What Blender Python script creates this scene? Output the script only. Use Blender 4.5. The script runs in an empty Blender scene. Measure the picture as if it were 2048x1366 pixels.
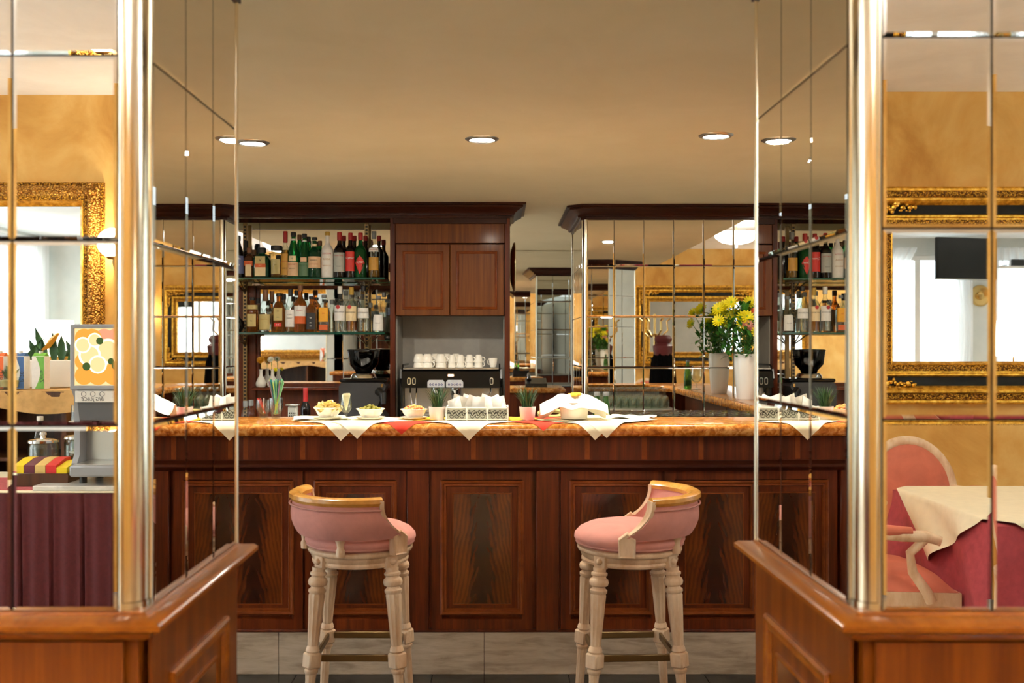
import bpy, bmesh, math, random
from mathutils import Vector, Matrix
random.seed(7)
R = math.radians
PI = math.pi
sc = bpy.context.scene
col = sc.collection

# ------------------------------------------------------------------ camera
F, CX, CY, H = 1991.0, 1001.0, 692.0, 1.45       # focal length and axis in 2048x1366 px, eye height in m
def px(x, d): return (x - CX) * d / F
def pz(y, d): return H - (y - CY) * d / F
cam = bpy.data.cameras.new('camera')
cam.sensor_width = 36; cam.lens = 35.0
cam.shift_x = (1024 - CX) / 2048; cam.shift_y = (CY - 683) / 2048
cam.clip_start = .05; cam.clip_end = 100
cam.dof.use_dof = True; cam.dof.focus_distance = 4.9; cam.dof.aperture_fstop = 3.5
camo = bpy.data.objects.new('camera', cam); col.objects.link(camo)
camo.location = (0, 0, H); camo.rotation_euler = (PI/2, 0, 0)
sc.camera = camo

# ------------------------------------------------------------------ world, exposure, sampling
w = bpy.data.worlds.new('world'); sc.world = w; w.use_nodes = True
bg = w.node_tree.nodes['Background']
bg.inputs[0].default_value = (.78, .90, 1.0, 1); bg.inputs[1].default_value = .9
sc.view_settings.view_transform = 'Standard'; sc.view_settings.look = 'None'
sc.view_settings.gamma = 1.0; sc.view_settings.use_curve_mapping = False
sc.view_settings.exposure = 1.15
cy = sc.cycles
cy.max_bounces = 16; cy.glossy_bounces = 12; cy.transmission_bounces = 12
cy.transparent_max_bounces = 24; cy.diffuse_bounces = 5
cy.caustics_reflective = True; cy.caustics_refractive = False; cy.blur_glossy = .5
cy.sample_clamp_indirect = 6.0
cy.use_denoising = True

def area_light(name, loc, rot, sx, sy, power, colr=(1, 1, 1), shape='RECTANGLE'):
    l = bpy.data.lights.new(name, 'AREA'); l.shape = shape; l.size = sx
    if shape == 'RECTANGLE': l.size_y = sy
    l.energy = power; l.color = colr
    o = bpy.data.objects.new(name, l); col.objects.link(o); o.location = loc; o.rotation_euler = rot
    return o
# daylight that comes in through the two window walls of the dining room
DAY = (.86, .94, 1.0)
area_light('daylight_left_window', (-6.62, 3.6, 1.55), (0, -PI/2, 0), 2.4, 3.2, 90, DAY)
area_light('daylight_left_window_rear', (-6.62, -.6, 1.55), (0, -PI/2, 0), 2.4, 2.4, 70, DAY)
area_light('daylight_right_window', (6.0, 5.95, 1.5), (-PI/2, 0, 0), 1.3, 2.5, 30, DAY)
area_light('daylight_right_window_far', (7.75, 5.95, 1.5), (-PI/2, 0, 0), 1.3, 2.5, 30, DAY)

CEIL, ROOM = 2.393, 3.0
area_light('added_corridor_light', (-1.2, 8.5, CEIL-.03), (0, 0, 0), .5, .5, 30, (.86, .93, 1.0))     # cool lamp added out of view to brighten the corridor behind the bottle wall
# ------------------------------------------------------------------ materials
def s2l(v):
    v /= 255.0
    return v / 12.92 if v <= .04045 else ((v + .055) / 1.055) ** 2.4
def C(r, g, b): return (s2l(r), s2l(g), s2l(b), 1)
class NT:
    def __init__(s, name):
        s.m = bpy.data.materials.new(name); s.m.use_nodes = True
        s.t = s.m.node_tree; s.t.nodes.clear()
        s.out = s.n('ShaderNodeOutputMaterial')
    def n(s, typ, **kw):
        nd = s.t.nodes.new(typ)
        for k, v in kw.items(): setattr(nd, k, v)
        return nd
    def l(s, a, b): s.t.links.new(a, b)
    def math(s, op, a, b=None, c=None):
        nd = s.n('ShaderNodeMath', operation=op)
        for i, v in enumerate((a, b, c)):
            if v is None: continue
            if hasattr(v, 'links'): s.l(v, nd.inputs[i])
            else: nd.inputs[i].default_value = v
        return nd.outputs[0]
    def ramp(s, fac, stops):
        nd = s.n('ShaderNodeValToRGB'); cr = nd.color_ramp
        while len(cr.elements) < len(stops): cr.elements.new(.5)
        for e, (p, c) in zip(cr.elements, stops): e.position = p; e.color = c
        s.l(fac, nd.inputs[0]); return nd.outputs[0]
    def coords(s, kind='Object', scale=(1, 1, 1), rot=(0, 0, 0)):
        tc = s.n('ShaderNodeTexCoord'); mp = s.n('ShaderNodeMapping')
        mp.inputs['Scale'].default_value = scale; mp.inputs['Rotation'].default_value = rot
        s.l(tc.outputs[kind], mp.inputs[0]); return mp.outputs[0]
    def noise(s, vec, scale, detail=4, rough=.55, dist=0):
        nd = s.n('ShaderNodeTexNoise'); nd.inputs['Scale'].default_value = scale
        nd.inputs['Detail'].default_value = detail; nd.inputs['Roughness'].default_value = rough
        nd.inputs['Distortion'].default_value = dist
        if vec is not None: s.l(vec, nd.inputs['Vector'])
        return nd.outputs[0]
    def pbr(s, colr, rough=.5, metal=0, bump=None, bstr=.2, bdist=.01, **kw):
        b = s.n('ShaderNodeBsdfPrincipled')
        if hasattr(colr, 'links'): s.l(colr, b.inputs['Base Color'])
        else: b.inputs['Base Color'].default_value = colr
        if hasattr(rough, 'links'): s.l(rough, b.inputs['Roughness'])
        else: b.inputs['Roughness'].default_value = rough
        b.inputs['Metallic'].default_value = metal
        for k, v in kw.items(): b.inputs[k.replace('_', ' ')].default_value = v
        if bump is not None:
            bp = s.n('ShaderNodeBump'); bp.inputs['Strength'].default_value = bstr; bp.inputs['Distance'].default_value = bdist
            s.l(bump, bp.inputs['Height']); s.l(bp.outputs[0], b.inputs['Normal'])
        s.l(b.outputs[0], s.out.inputs[0]); return s.m
M = {}
def plain(name, c, rough=.5, metal=0, var=.0, vs=30, bump=0, bs=80, **kw):
    t = NT(name)
    colr = c
    vec = t.coords()
    nz = None
    if var:
        nz = t.noise(vec, vs)
        d = tuple(max(0, x * (1 - var)) for x in c[:3]) + (1,); e = tuple(min(1, x * (1 + var)) for x in c[:3]) + (1,)
        colr = t.ramp(nz, [(.3, d), (.7, e)])
    M[name] = t.pbr(colr, rough, metal, t.noise(vec, bs, 3) if bump else None, bump, **kw)
    return M[name]
def wood(name, cd, cm, cl, scale=(30, 30, 1.6), rough=.28, coat=.35, spec=.25):
    t = NT(name); v = t.coords('Object', scale)
    a = t.noise(v, 1.0, 6, .6, .6); b = t.noise(t.coords('Object', tuple(q * 5 for q in scale)), 1.0, 3, .5)
    f = t.math('ADD', t.math('MULTIPLY', a, .75), t.math('MULTIPLY', b, .25))
    M[name] = t.pbr(t.ramp(f, [(.32, cd), (.5, cm), (.68, cl)]), rough, 0, b, .08, .004, Coat_Weight=coat, Coat_Roughness=.12, Specular_IOR_Level=spec)
    return M[name]
def flame(name, cd, cm, cl):
    """crotch-veneer figure: plumes that rise and fan out from a dark spine"""
    t = NT(name); tc = t.n('ShaderNodeTexCoord'); sp = t.n('ShaderNodeSeparateXYZ'); t.l(tc.outputs['Generated'], sp.inputs[0])
    u = t.math('ABSOLUTE', t.math('SUBTRACT', sp.outputs[0], .5)); v = sp.outputs[2]
    n1 = t.noise(t.coords('Object', (9, 9, 6)), 1.0, 4, .6, .4)
    n2 = t.noise(t.coords('Object', (60, 60, 9)), 1.0, 3, .6)
    arch = t.math('ADD', t.math('MULTIPLY', t.math('POWER', u, 1.4), 3.2), t.math('ADD', v, t.math('MULTIPLY', n1, .5)))
    wv = t.math('SINE', t.math('MULTIPLY', arch, 30))
    spine = t.math('SUBTRACT', 1.0, t.math('SMOOTH_MIN', t.math('MULTIPLY', u, t.math('ADD', 2.2, t.math('MULTIPLY', n1, 2.2))), 1.0, .1))
    f = t.math('ADD', t.math('MULTIPLY', spine, -.42), t.math('ADD', t.math('MULTIPLY', t.math('MULTIPLY', wv, n1), .15), t.math('ADD', t.math('MULTIPLY', n1, .45), t.math('MULTIPLY', n2, .22))))
    f = t.math('ADD', f, .36)
    M[name] = t.pbr(t.ramp(f, [(.2, cd), (.48, cm), (.8, cl)]), .25, 0, None, Coat_Weight=.35, Coat_Roughness=.1)
def blotch(name, stops, scale, rough, detail=6, dist=0, metal=0, bump=0, stretch=(1, 1, 1), **kw):
    t = NT(name); v = t.coords('Object', stretch); n = t.noise(v, scale, detail, .6, dist)
    M[name] = t.pbr(t.ramp(n, stops), rough, metal, t.noise(v, scale * 6, 3) if bump else None, bump, **kw)
def glassy(name, tint, edge, refl=.10, rough=.0):
    """thin clear shell: see-through with reflections that grow at grazing angles and a tinted rim"""
    t = NT(name); lw = t.n('ShaderNodeLayerWeight'); lw.inputs[0].default_value = .35
    tr = t.n('ShaderNodeBsdfTransparent'); gl = t.n('ShaderNodeBsdfGlossy'); gl.inputs['Roughness'].default_value = .02 + rough
    cr = t.ramp(lw.outputs['Facing'], [(.25, tint), (.95, edge)])
    t.l(cr, tr.inputs[0])
    mx = t.n('ShaderNodeMixShader')
    t.l(t.math('ADD', t.math('MULTIPLY', t.math('POWER', lw.outputs['Facing'], 2.0), .55), refl), mx.inputs[0])
    t.l(tr.outputs[0], mx.inputs[1]); t.l(gl.outputs[0], mx.inputs[2]); t.l(mx.outputs[0], t.out.inputs[0])
    M[name] = t.m
def emit(name, c, strength):
    t = NT(name); e = t.n('ShaderNodeEmission'); e.inputs[0].default_value = c; e.inputs[1].default_value = strength
    t.l(e.outputs[0], t.out.inputs[0]); M[name] = t.m

# woods
wood('mahogany', C(61, 21, 5), C(90, 35, 8), C(114, 50, 15), rough=.36, coat=.05)
wood('mahogany_across', C(56, 18, 4), C(81, 30, 8), C(101, 43, 13), (30, 30, 1.6), .36, .05)
wood('mahogany_dark', C(39, 13, 5), C(57, 21, 7), C(74, 31, 11), (1.6, 30, 30), .36, .05)
wood('mahogany_edge', C(96, 43, 11), C(117, 55, 16), C(131, 66, 22), (8, 8, 8), .36, .05)
wood('cabinet_wood', C(83, 41, 8), C(109, 57, 12), C(128, 73, 20), (40, 40, 1.2), .4, .08)
wood('honey_wood', C(114, 57, 7), C(141, 76, 11), C(162, 95, 20), (1.4, 14, 22), .34, .18)
wood('honey_wood_deep', C(114, 57, 7), C(141, 76, 11), C(162, 95, 20), (14, 1.4, 22), .34, .18)
wood('honey_upright', C(95, 42, 5), C(118, 58, 8), C(137, 72, 13), (24, 24, 1.4), .36, .15)
flame('flame_veneer', C(22, 8, 3), C(59, 22, 6), C(104, 48, 13))
flame('flame_veneer_honey', C(60, 27, 8), C(112, 60, 20), C(140, 82, 31))
wood('buffet_wood', C(54, 29, 13), C(76, 43, 20), C(90, 54, 27), (20, 20, 2), .4, .2)
blotch('whitewash', [(.35, C(198, 158, 120)), (.6, C(226, 198, 164))], 16, .5, 5, bump=.15, stretch=(1, 1, .3))
# stone, walls
blotch('verona_marble', [(.34, C(146, 76, 18)), (.5, C(200, 124, 46)), (.64, C(230, 170, 92))], 34, .22, 7, .8, Coat_Weight=.4, Coat_Roughness=.06)
blotch('travertine', [(.35, C(152, 134, 112)), (.5, C(182, 164, 140)), (.7, C(200, 184, 162))], 5, .5, 8, .3, stretch=(1, 1, 6), bump=.1)
blotch('black_marble', [(.4, C(16, 18, 18)), (.62, C(28, 30, 29)), (.72, C(60, 62, 58))], 3, .12, 9, 1.2)
blotch('room_floor', [(.4, C(176, 156, 130)), (.6, C(194, 176, 150))], 3, .3, 6, .8)
blotch('white_marble', [(.4, C(205, 203, 196)), (.6, C(232, 230, 224))], 7, .2, 6, 1)
blotch('ochre_wall', [(.3, C(190, 134, 54)), (.5, C(214, 164, 82)), (.72, C(230, 188, 112))], 2.2, .7, 7, .6)
blotch('cream_ceiling', [(.3, C(232, 217, 176)), (.7, C(240, 226, 188))], 2.0, .85, 4, .5)
blotch('white_ceiling', [(.35, C(240, 240, 240)), (.65, C(250, 251, 252))], 2.4, .85, 5, .6)
blotch('white_wall', [(.35, C(196, 200, 196)), (.65, C(210, 213, 208))], 2.4, .8, 4)
blotch('grey_panel', [(.4, C(158, 155, 148)), (.6, C(169, 166, 158))], 6, .5, 4)
# metals and mirrors
plain('mirror', (.86, .84, .78, 1), .006, 1)
plain('mirror_clear', (.93, .93, .92, 1), .004, 1)
plain('mirror_backing', C(20, 17, 14), .6)
t = NT('brass_post'); M['brass_post'] = t.pbr((.90, .83, .66, 1), .15, 1)
t = NT('chrome'); M['chrome'] = t.pbr((.85, .85, .84, 1), .1, 1)
t = NT('steel'); M['steel'] = t.pbr((.62, .61, .58, 1), .28, 1)
t = NT('brass'); M['brass'] = t.pbr((.78, .55, .22, 1), .2, 1)
t = NT('aged_brass'); M['aged_brass'] = t.pbr((.30, .21, .10, 1), .35, 1)
t = NT('gold_rim'); M['gold_rim'] = t.pbr((.55, .40, .14, 1), .3, .8)
blotch('gilt', [(.3, C(150, 100, 20)), (.55, C(226, 172, 58)), (.75, C(250, 210, 110))], 30, .32, 4, metal=.75, bump=.1)
def carved(name, c1, c2, c3, sc_):
    t = NT(name); v = t.coords('Object'); n = t.noise(v, sc_, 2, .5, 1.2)
    vo = t.n('ShaderNodeTexVoronoi'); vo.inputs['Scale'].default_value = sc_ * 1.3; t.l(v, vo.inputs['Vector'])
    h = t.math('ADD', t.math('MULTIPLY', n, .5), vo.outputs['Distance'])
    M[name] = t.pbr(t.ramp(h, [(.3, c3), (.6, c2), (.95, c1)]), .38, .7, h, .9, .02)
carved('carved_gilt', C(150, 96, 34), C(212, 160, 70), C(246, 212, 132), 60)
carved('carved_gilt_fine', C(110, 66, 12), C(200, 146, 40), C(238, 192, 86), 70)
plain('black_band', C(22, 21, 17), .6, Specular_IOR_Level=.2)
# fabrics
def velvet(name, c, sh):
    t = NT(name); v = t.coords(); n = t.noise(v, 9, 4, .6, .5)
    d = tuple(x * .82 for x in c[:3]) + (1,)
    M[name] = t.pbr(t.ramp(n, [(.35, d), (.65, c)]), .85, 0, t.noise(v, 300, 2), .1, .002, Sheen_Weight=.5, Sheen_Roughness=.5, Sheen_Tint=sh)
velvet('pink_velvet', C(212, 144, 130), C(255, 190, 180))
velvet('salmon_velvet', C(200, 108, 82), C(255, 170, 150))
plain('piping', C(196, 138, 124), .7)
plain('maroon_cloth', C(78, 17, 24), .85, var=.15, vs=60, bump=.1, bs=400)
plain('rose_cloth', C(170, 80, 86), .85, var=.2, vs=40, bump=.2, bs=300)
plain('cream_cloth', C(240, 230, 200), .85, var=.04, vs=20, bump=.08, bs=500)
plain('tan_cloth', C(190, 150, 92), .85, var=.15, vs=25, bump=.15, bs=300)
plain('paper_cream', C(250, 240, 206), .8, var=.03, vs=40)
plain('paper_white', C(248, 246, 238), .75, var=.02, vs=40)
plain('paper_red', C(212, 52, 20), .85, var=.05, vs=60)
plain('paper_yellow', C(240, 190, 50), .75)
def sheer(name):
    t = NT(name); a = t.n('ShaderNodeBsdfTranslucent'); b = t.n('ShaderNodeBsdfDiffuse'); c = t.n('ShaderNodeBsdfTransparent')
    for q in (a, b): q.inputs[0].default_value = (.92, .92, .93, 1)
    m1 = t.n('ShaderNodeMixShader'); m1.inputs[0].default_value = .5; m2 = t.n('ShaderNodeMixShader'); m2.inputs[0].default_value = .28
    t.l(a.outputs[0], m1.inputs[1]); t.l(b.outputs[0], m1.inputs[2]); t.l(m1.outputs[0], m2.inputs[1]); t.l(c.outputs[0], m2.inputs[2]); t.l(m2.outputs[0], t.out.inputs[0]); M[name] = t.m
sheer('sheer')
# ceramics, plastics, glass
plain('porcelain', C(240, 236, 224), .12)
plain('vase_white', C(238, 236, 228), .2)
plain('pot_pink', C(240, 226, 222), .35)
plain('black_plastic', C(22, 22, 22), .25)
plain('black_gloss', C(12, 12, 12), .08)
plain('dark_grey', C(48, 49, 50), .35)
plain('grey_plastic', C(150, 154, 160), .4)
plain('grey_dark_plastic', C(96, 100, 106), .4)
plain('screen_black', C(22, 24, 25), .2)
plain('white_plastic', C(235, 235, 232), .35)
plain('blue_print', C(48, 92, 156), .4)
plain('navy', C(30, 40, 110), .3)
plain('slate_blue', C(110, 140, 160), .5)
glassy('clear_glass', (.93, .96, .94, 1), (.42, .48, .44, 1), .06)
glassy('shelf_glass', (.78, .93, .86, 1), (.30, .52, .44, 1), .06)
glassy('window_glass', (.93, .96, .97, 1), (.6, .7, .7, 1), .04)
glassy('smoked_glass', (.10, .10, .10, 1), (.02, .02, .02, 1), .04)
glassy('brightened_glass', (.95, .98, .95, 1), (.66, .74, .66, 1), .12)  # clear glass with whitened rims, making up for the little light behind the bar
def tinted(name, c, rough=.03, tr=.85):
    t = NT(name); M[name] = t.pbr(c, rough, 0, None, Transmission_Weight=tr, IOR=1.36)
plain('shelf_edge', C(24, 74, 60), .15)
tinted('green_glass', (.02, .32, .08, 1)); tinted('deep_green_glass', (.01, .10, .04, 1), .03, .6)
tinted('beer_glass', (.10, .34, .05, 1))
tinted('amber_liquor', (.62, .20, .025, 1)); tinted('gold_liquor', (.82, .48, .10, 1)); tinted('clear_liquor', (.93, .95, .93, 1), .02, .95)
tinted('brown_glass', (.12, .035, .012, 1), .05, .5)
plain('black_glass', C(14, 10, 9), .06)
emit('lamp_white', (1.0, .94, .86, 1), 7.0); emit('lamp_uplight', (1.0, .97, .92, 1), 92.0)
emit('globe_white', (1.0, .90, .74, 1), 26.0)
emit('downlight_white', (1.0, .95, .84, 1), 14.0)
emit('display_white', (.85, .9, 1.0, 1), 1.4)
for nm, c in dict(label_cream=(236, 214, 168), label_white=(232, 230, 224), label_grey=(176, 180, 172), label_orange=(214, 96, 34), label_red=(206, 40, 26), label_green=(84, 118, 84), label_yellow=(236, 168, 30), label_black=(26, 26, 26), label_gold=(196, 146, 52), label_peach=(226, 188, 146), label_blue=(96, 106, 150), label_tan=(196, 178, 116), cap_black=(20, 18, 18), cap_red=(166, 26, 24), cap_gold=(190, 150, 50), cap_brown=(120, 78, 44), cap_white=(226, 224, 216), cap_grey=(120, 122, 120), ink_black=(24, 22, 22), ink_red=(180, 30, 26), ink_white=(238, 236, 230), ink_gold=(170, 120, 30), ink_green=(40, 96, 50), tea_yellow=(244, 214, 10), tea_plum=(96, 30, 50), tea_tan=(220, 190, 110), tea_red=(206, 32, 34), milk_blue=(60, 96, 150), milk_green=(104, 170, 60), orange_fruit=(240, 150, 50), lemon_fruit=(250, 214, 110), peach_fruit=(236, 150, 120), straw_teal=(30, 120, 130), straw_green=(120, 190, 140), straw_lime=(190, 200, 60), straw_violet=(120, 96, 120), straw_red=(190, 60, 50), olive=(132, 126, 30), crisp=(244, 224, 160), nut=(220, 170, 90), nut_red=(206, 92, 48), petal_yellow=(242, 228, 22), petal_pink=(240, 176, 160), petal_orange=(230, 90, 30), petal_gold=(214, 150, 20), petal_white=(236, 236, 220), bud_green=(160, 186, 40), hat_maroon=(96, 36, 38), coat_grey=(20, 20, 22)).items():
    plain(nm, C(*c), .45, var=.05, vs=50)
plain('coat_black', C(9, 9, 10), 1.0, Specular_IOR_Level=.05)
plain('silver_panel', C(205, 208, 214), .35, .3)
plain('leaf', C(58, 122, 36), .45, var=.3, vs=30)
plain('leaf_dark', C(30, 74, 22), .45, var=.35, vs=40)
plain('leaf_blue', C(88, 116, 84), .5, var=.2, vs=40)
plain('stem', C(70, 120, 40), .5, var=.2)
M['brass_post_m'] = M['brass_post']

# ------------------------------------------------------------------ mesh builder
class MB:
    def __init__(s): s.v = []; s.f = []
    def mark(s): return len(s.v)
    def xf(s, m, start=0):
        for i in range(start, len(s.v)): s.v[i] = tuple(m @ Vector(s.v[i]))
        return s
    def poly(s, pts):
        b = len(s.v); s.v += [tuple(p) for p in pts]; s.f.append(tuple(range(b, b + len(pts)))); return s
    def box(s, x0, x1, y0, y1, z0, z1):
        b = len(s.v)
        s.v += [(x, y, z) for z in (z0, z1) for y in (y0, y1) for x in (x0, x1)]
        for q in ((0, 1, 3, 2), (4, 5, 7, 6), (0, 1, 5, 4), (2, 3, 7, 6), (0, 2, 6, 4), (1, 3, 7, 5)): s.f.append(tuple(b + i for i in q))
        return s
    def cbox(s, x0, x1, y0, y1, z0, z1, c=.005):
        c = min(c, (x1-x0)/2.01, (y1-y0)/2.01, (z1-z0)/2.01); b = len(s.v); idx = {}
        for iz, z in ((0, z0), (1, z1)):
            for iy, y in ((0, y0), (1, y1)):
                for ix, x in ((0, x0), (1, x1)):
                    sx, sy, sz = (c if ix == 0 else -c), (c if iy == 0 else -c), (c if iz == 0 else -c)
                    for a, p in enumerate(((x, y + sy, z + sz), (x + sx, y, z + sz), (x + sx, y + sy, z))):
                        idx[ix, iy, iz, a] = len(s.v); s.v.append(p)
        g = lambda *k: idx[k]
        for i in (0, 1):
            s.f.append((g(i,0,0,0), g(i,1,0,0), g(i,1,1,0), g(i,0,1,0)))
            s.f.append((g(0,i,0,1), g(1,i,0,1), g(1,i,1,1), g(0,i,1,1)))
            s.f.append((g(0,0,i,2), g(1,0,i,2), g(1,1,i,2), g(0,1,i,2)))
            for j in (0, 1):
                s.f.append((g(i,j,0,0), g(i,j,1,0), g(i,j,1,1), g(i,j,0,1)))
                s.f.append((g(i,0,j,0), g(i,1,j,0), g(i,1,j,2), g(i,0,j,2)))
                s.f.append((g(0,i,j,1), g(1,i,j,1), g(1,i,j,2), g(0,i,j,2)))
                for k in (0, 1): s.f.append((g(i,j,k,0), g(i,j,k,1), g(i,j,k,2)))
        return s
    def lathe(s, prof, n=24, o=(0, 0, 0), sec=None, a0=0., a1=2*PI, wob=None):
        """profile of (radius, height) round the z axis; sec(angle) scales the radius (square bottles, flutes)"""
        closed = abs(a1 - a0 - 2*PI) < 1e-6; m = n if closed else n + 1; rows = []
        for (r, z) in prof:
            if r < 1e-6: rows.append([len(s.v)]); s.v.append((o[0], o[1], o[2] + z)); continue
            row = []
            for i in range(m):
                a = a0 + (a1 - a0) * i / n; k = (sec(a) if sec else 1) * r
                row.append(len(s.v)); s.v.append((o[0] + k*math.cos(a), o[1] + k*math.sin(a), o[2] + z + (wob(a, r, z) if wob else 0)))
            rows.append(row)
        for A, B in zip(rows, rows[1:]):
            for i in range(n):
                j = (i + 1) % m if closed else i + 1
                if len(A) == 1 and len(B) == 1: continue
                if len(A) == 1: s.f.append((A[0], B[i], B[j]))
                elif len(B) == 1: s.f.append((A[i], A[j], B[0]))
                else: s.f.append((A[i], A[j], B[j], B[i]))
        return s
    def tube(s, pts, r, n=8, cap=True):
        pts = [Vector(p) for p in pts]; rr = r if isinstance(r, (list, tuple)) else [r]*len(pts); rows = []
        for i, p in enumerate(pts):
            d = (pts[min(i+1, len(pts)-1)] - pts[max(i-1, 0)])
            if d.length < 1e-9: d = Vector((0, 0, 1))
            d.normalize()
            if i == 0: up = Vector((0, 0, 1)) if abs(d.z) < .95 else Vector((1, 0, 0)); a = d.cross(up).normalized()
            else: a = (a - d*a.dot(d)).normalized()
            b = d.cross(a); row = []
            for k in range(n):
                t_ = 2*PI*k/n; row.append(len(s.v)); s.v.append(tuple(p + (a*math.cos(t_) + b*math.sin(t_))*rr[i]))
            rows.append(row)
        for A, B in zip(rows, rows[1:]):
            for k in range(n): s.f.append((A[k], A[(k+1) % n], B[(k+1) % n], B[k]))
        if cap: s.f.append(tuple(rows[0])); s.f.append(tuple(rows[-1]))
        return s
    def grid(s, fn, nu, nv):
        b = len(s.v)
        for j in range(nv + 1):
            for i in range(nu + 1): s.v.append(tuple(fn(i/nu, j/nv)))
        for j in range(nv):
            for i in range(nu): q = b + j*(nu+1) + i; s.f.append((q, q+1, q+nu+2, q+nu+1))
        return s
    def strip(s, loops, closed=True, caps=False):
        rows = []
        for L in loops: rows.append(list(range(len(s.v), len(s.v)+len(L)))); s.v += [tuple(p) for p in L]
        for A, B in zip(rows, rows[1:]):
            n = len(A)
            for i in range(n if closed else n-1): j = (i+1) % n; s.f.append((A[i], A[j], B[j], B[i]))
        if caps: s.f.append(tuple(rows[0])); s.f.append(tuple(rows[-1]))
        return s
    def extr(s, poly, axis, a0, a1):
        """prism: 2D polygon swept along an axis"""
        def P(p, a): return (a, p[0], p[1]) if axis == 'x' else (p[0], a, p[1]) if axis == 'y' else (p[0], p[1], a)
        return s.strip([[P(p, a0) for p in poly], [P(p, a1) for p in poly]], True, True)
    def frame(s, x0, x1, z0, z1, prof, y=0., out=-1, close_back=False):
        """mitred rectangular moulding in the xz plane: prof = (inset, protrusion) pairs"""
        L = [[(x0+d, y+out*p, z0+d), (x1-d, y+out*p, z0+d), (x1-d, y+out*p, z1-d), (x0+d, y+out*p, z1-d)] for d, p in prof]
        return s.strip(L)
    def ball(s, c, r, n=10, m=6, sz=1.0):
        prof = [(r*math.sin(PI*i/m), -r*sz*math.cos(PI*i/m)) for i in range(m+1)]; prof[0] = (0, prof[0][1]); prof[-1] = (0, prof[-1][1])
        return s.lathe(prof, n, c)
    def mesh(s, name, m, smooth=40):
        me = bpy.data.meshes.new(name); me.from_pydata(s.v, [], s.f)
        bm = bmesh.new(); bm.from_mesh(me); bmesh.ops.remove_doubles(bm, verts=bm.verts, dist=1e-6)
        bmesh.ops.recalc_face_normals(bm, faces=bm.faces); bm.to_mesh(me); bm.free()
        if smooth:
            me.shade_smooth(); me.set_sharp_from_angle(angle=R(smooth))
        me.materials.append(M[m] if isinstance(m, str) else m)
        return me
def link(name, me, parent=None, loc=(0, 0, 0), rz=0):
    o = bpy.data.objects.new(name, me); col.objects.link(o); o.location = loc; o.rotation_euler = (0, 0, rz)
    if parent is not None: o.parent = parent
    return o
def part(name, mb, m, parent, smooth=40, kind=None, label=None):
    o = link(name, mb.mesh(name, m, smooth), parent)
    if kind: o['kind'] = kind
    if label: o['label'] = label
    return o
def tag(o, label, cat, group=None):
    o['label'] = label; o['category'] = cat
    if group: o['group'] = group
    return o
def thing(name, label, cat, loc=(0, 0, 0), rz=0, group=None):
    o = bpy.data.objects.new(name, None); o.empty_display_size = .05; col.objects.link(o); o.location = loc; o.rotation_euler = (0, 0, rz)
    return tag(o, label, cat, group)
def single(name, mb, m, label, cat, loc=(0, 0, 0), rz=0, group=None, smooth=40):
    return tag(link(name, mb.mesh(name, m, smooth), None, loc, rz), label, cat, group)
def struct(name, mb, m, smooth=0):
    o = link(name, mb.mesh(name, m, smooth)); o['kind'] = 'structure'; return o
def dup(root, loc, rz=None, label=None):
    r = root.copy(); col.objects.link(r); r.location = loc
    if rz is not None: r.rotation_euler = (0, 0, rz)
    if label: r['label'] = label
    for ch in list(root.children):
        c = ch.copy(); col.objects.link(c); c.parent = r
        for g in list(ch.children): d = g.copy(); col.objects.link(d); d.parent = c
    return r
def text_mesh(txt, size, bend=None, align='CENTER', shear=0, fit=None):
    """lettering as a flat mesh in the xz plane facing -y, centred on the origin; bend wraps it round a radius"""
    cu = bpy.data.curves.new('lettering', 'FONT'); cu.body = txt; cu.size = size; cu.align_x = align; cu.align_y = 'CENTER'; cu.shear = shear; cu.resolution_u = 2
    o = bpy.data.objects.new('lettering', cu); col.objects.link(o)
    dg = bpy.context.evaluated_depsgraph_get(); me = bpy.data.meshes.new_from_object(o.evaluated_get(dg))
    bpy.data.objects.remove(o); bpy.data.curves.remove(cu)
    xs = [v.co.x for v in me.vertices] or [0]; wd = max(xs) - min(xs)
    k = fit / wd if fit and wd > 0 else 1
    for v in me.vertices:
        x, z = v.co.x * k, v.co.y
        if bend: v.co = (bend*math.sin(x/bend), -bend*math.cos(x/bend), z)
        else: v.co = (x, 0, z)
    return me
def letters(txt, size, m, parent, loc, bend=None, rz=0, shear=0, fit=None, name='lettering'):
    me = text_mesh(txt, size, bend, shear=shear, fit=fit); me.materials.append(M[m]); return link(name, me, parent, loc, rz)
def rrect(x0, x1, z0, z1, r, n=4):
    P = []
    for cx_, cz_, a in ((x1-r, z0+r, -PI/2), (x1-r, z1-r, 0), (x0+r, z1-r, PI/2), (x0+r, z0+r, PI)):
        for i in range(n+1): t_ = a + PI/2*i/n; P.append((cx_ + r*math.cos(t_), cz_ + r*math.sin(t_)))
    return P
# ------------------------------------------------------------------ setting
def top_of(o):
    while o.parent is not None: o = o.parent
    return o
def wpart(name, mb, m, parent, smooth=40, kind=None, label=None):
    """part whose shape was laid out in world metres"""
    mb.xf(Matrix.Translation(-top_of(parent).location)); return part(name, mb, m, parent, smooth, kind, label)
struct('floor', MB().box(-6.6, 9.1, -2.6, 10.0, -.12, -.012), 'room_floor')
flo = bpy.data.objects['floor']
for i in range(9):
    for j in range(5):
        x, y = -2.7 + .6*i, 1.55 + .6*j
        part('floor_tile', MB().cbox(x+.001, x+.599, y+.001, y+.599, -.012, 0, .0015), 'black_marble', flo, 0)
struct('ceiling', MB().box(-2.16, 1.83, 1.8, 10.0, CEIL, ROOM + .1), 'cream_ceiling')
cb = MB(); cb.box(-6.6, 9.1, -2.6, 1.8, ROOM, ROOM+.1); cb.box(-6.6, -2.16, 1.8, 5.6, ROOM, ROOM+.1); cb.box(1.83, 9.1, 1.8, 5.9, ROOM, ROOM+.1)
struct('ceiling', cb, 'white_ceiling')
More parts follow.
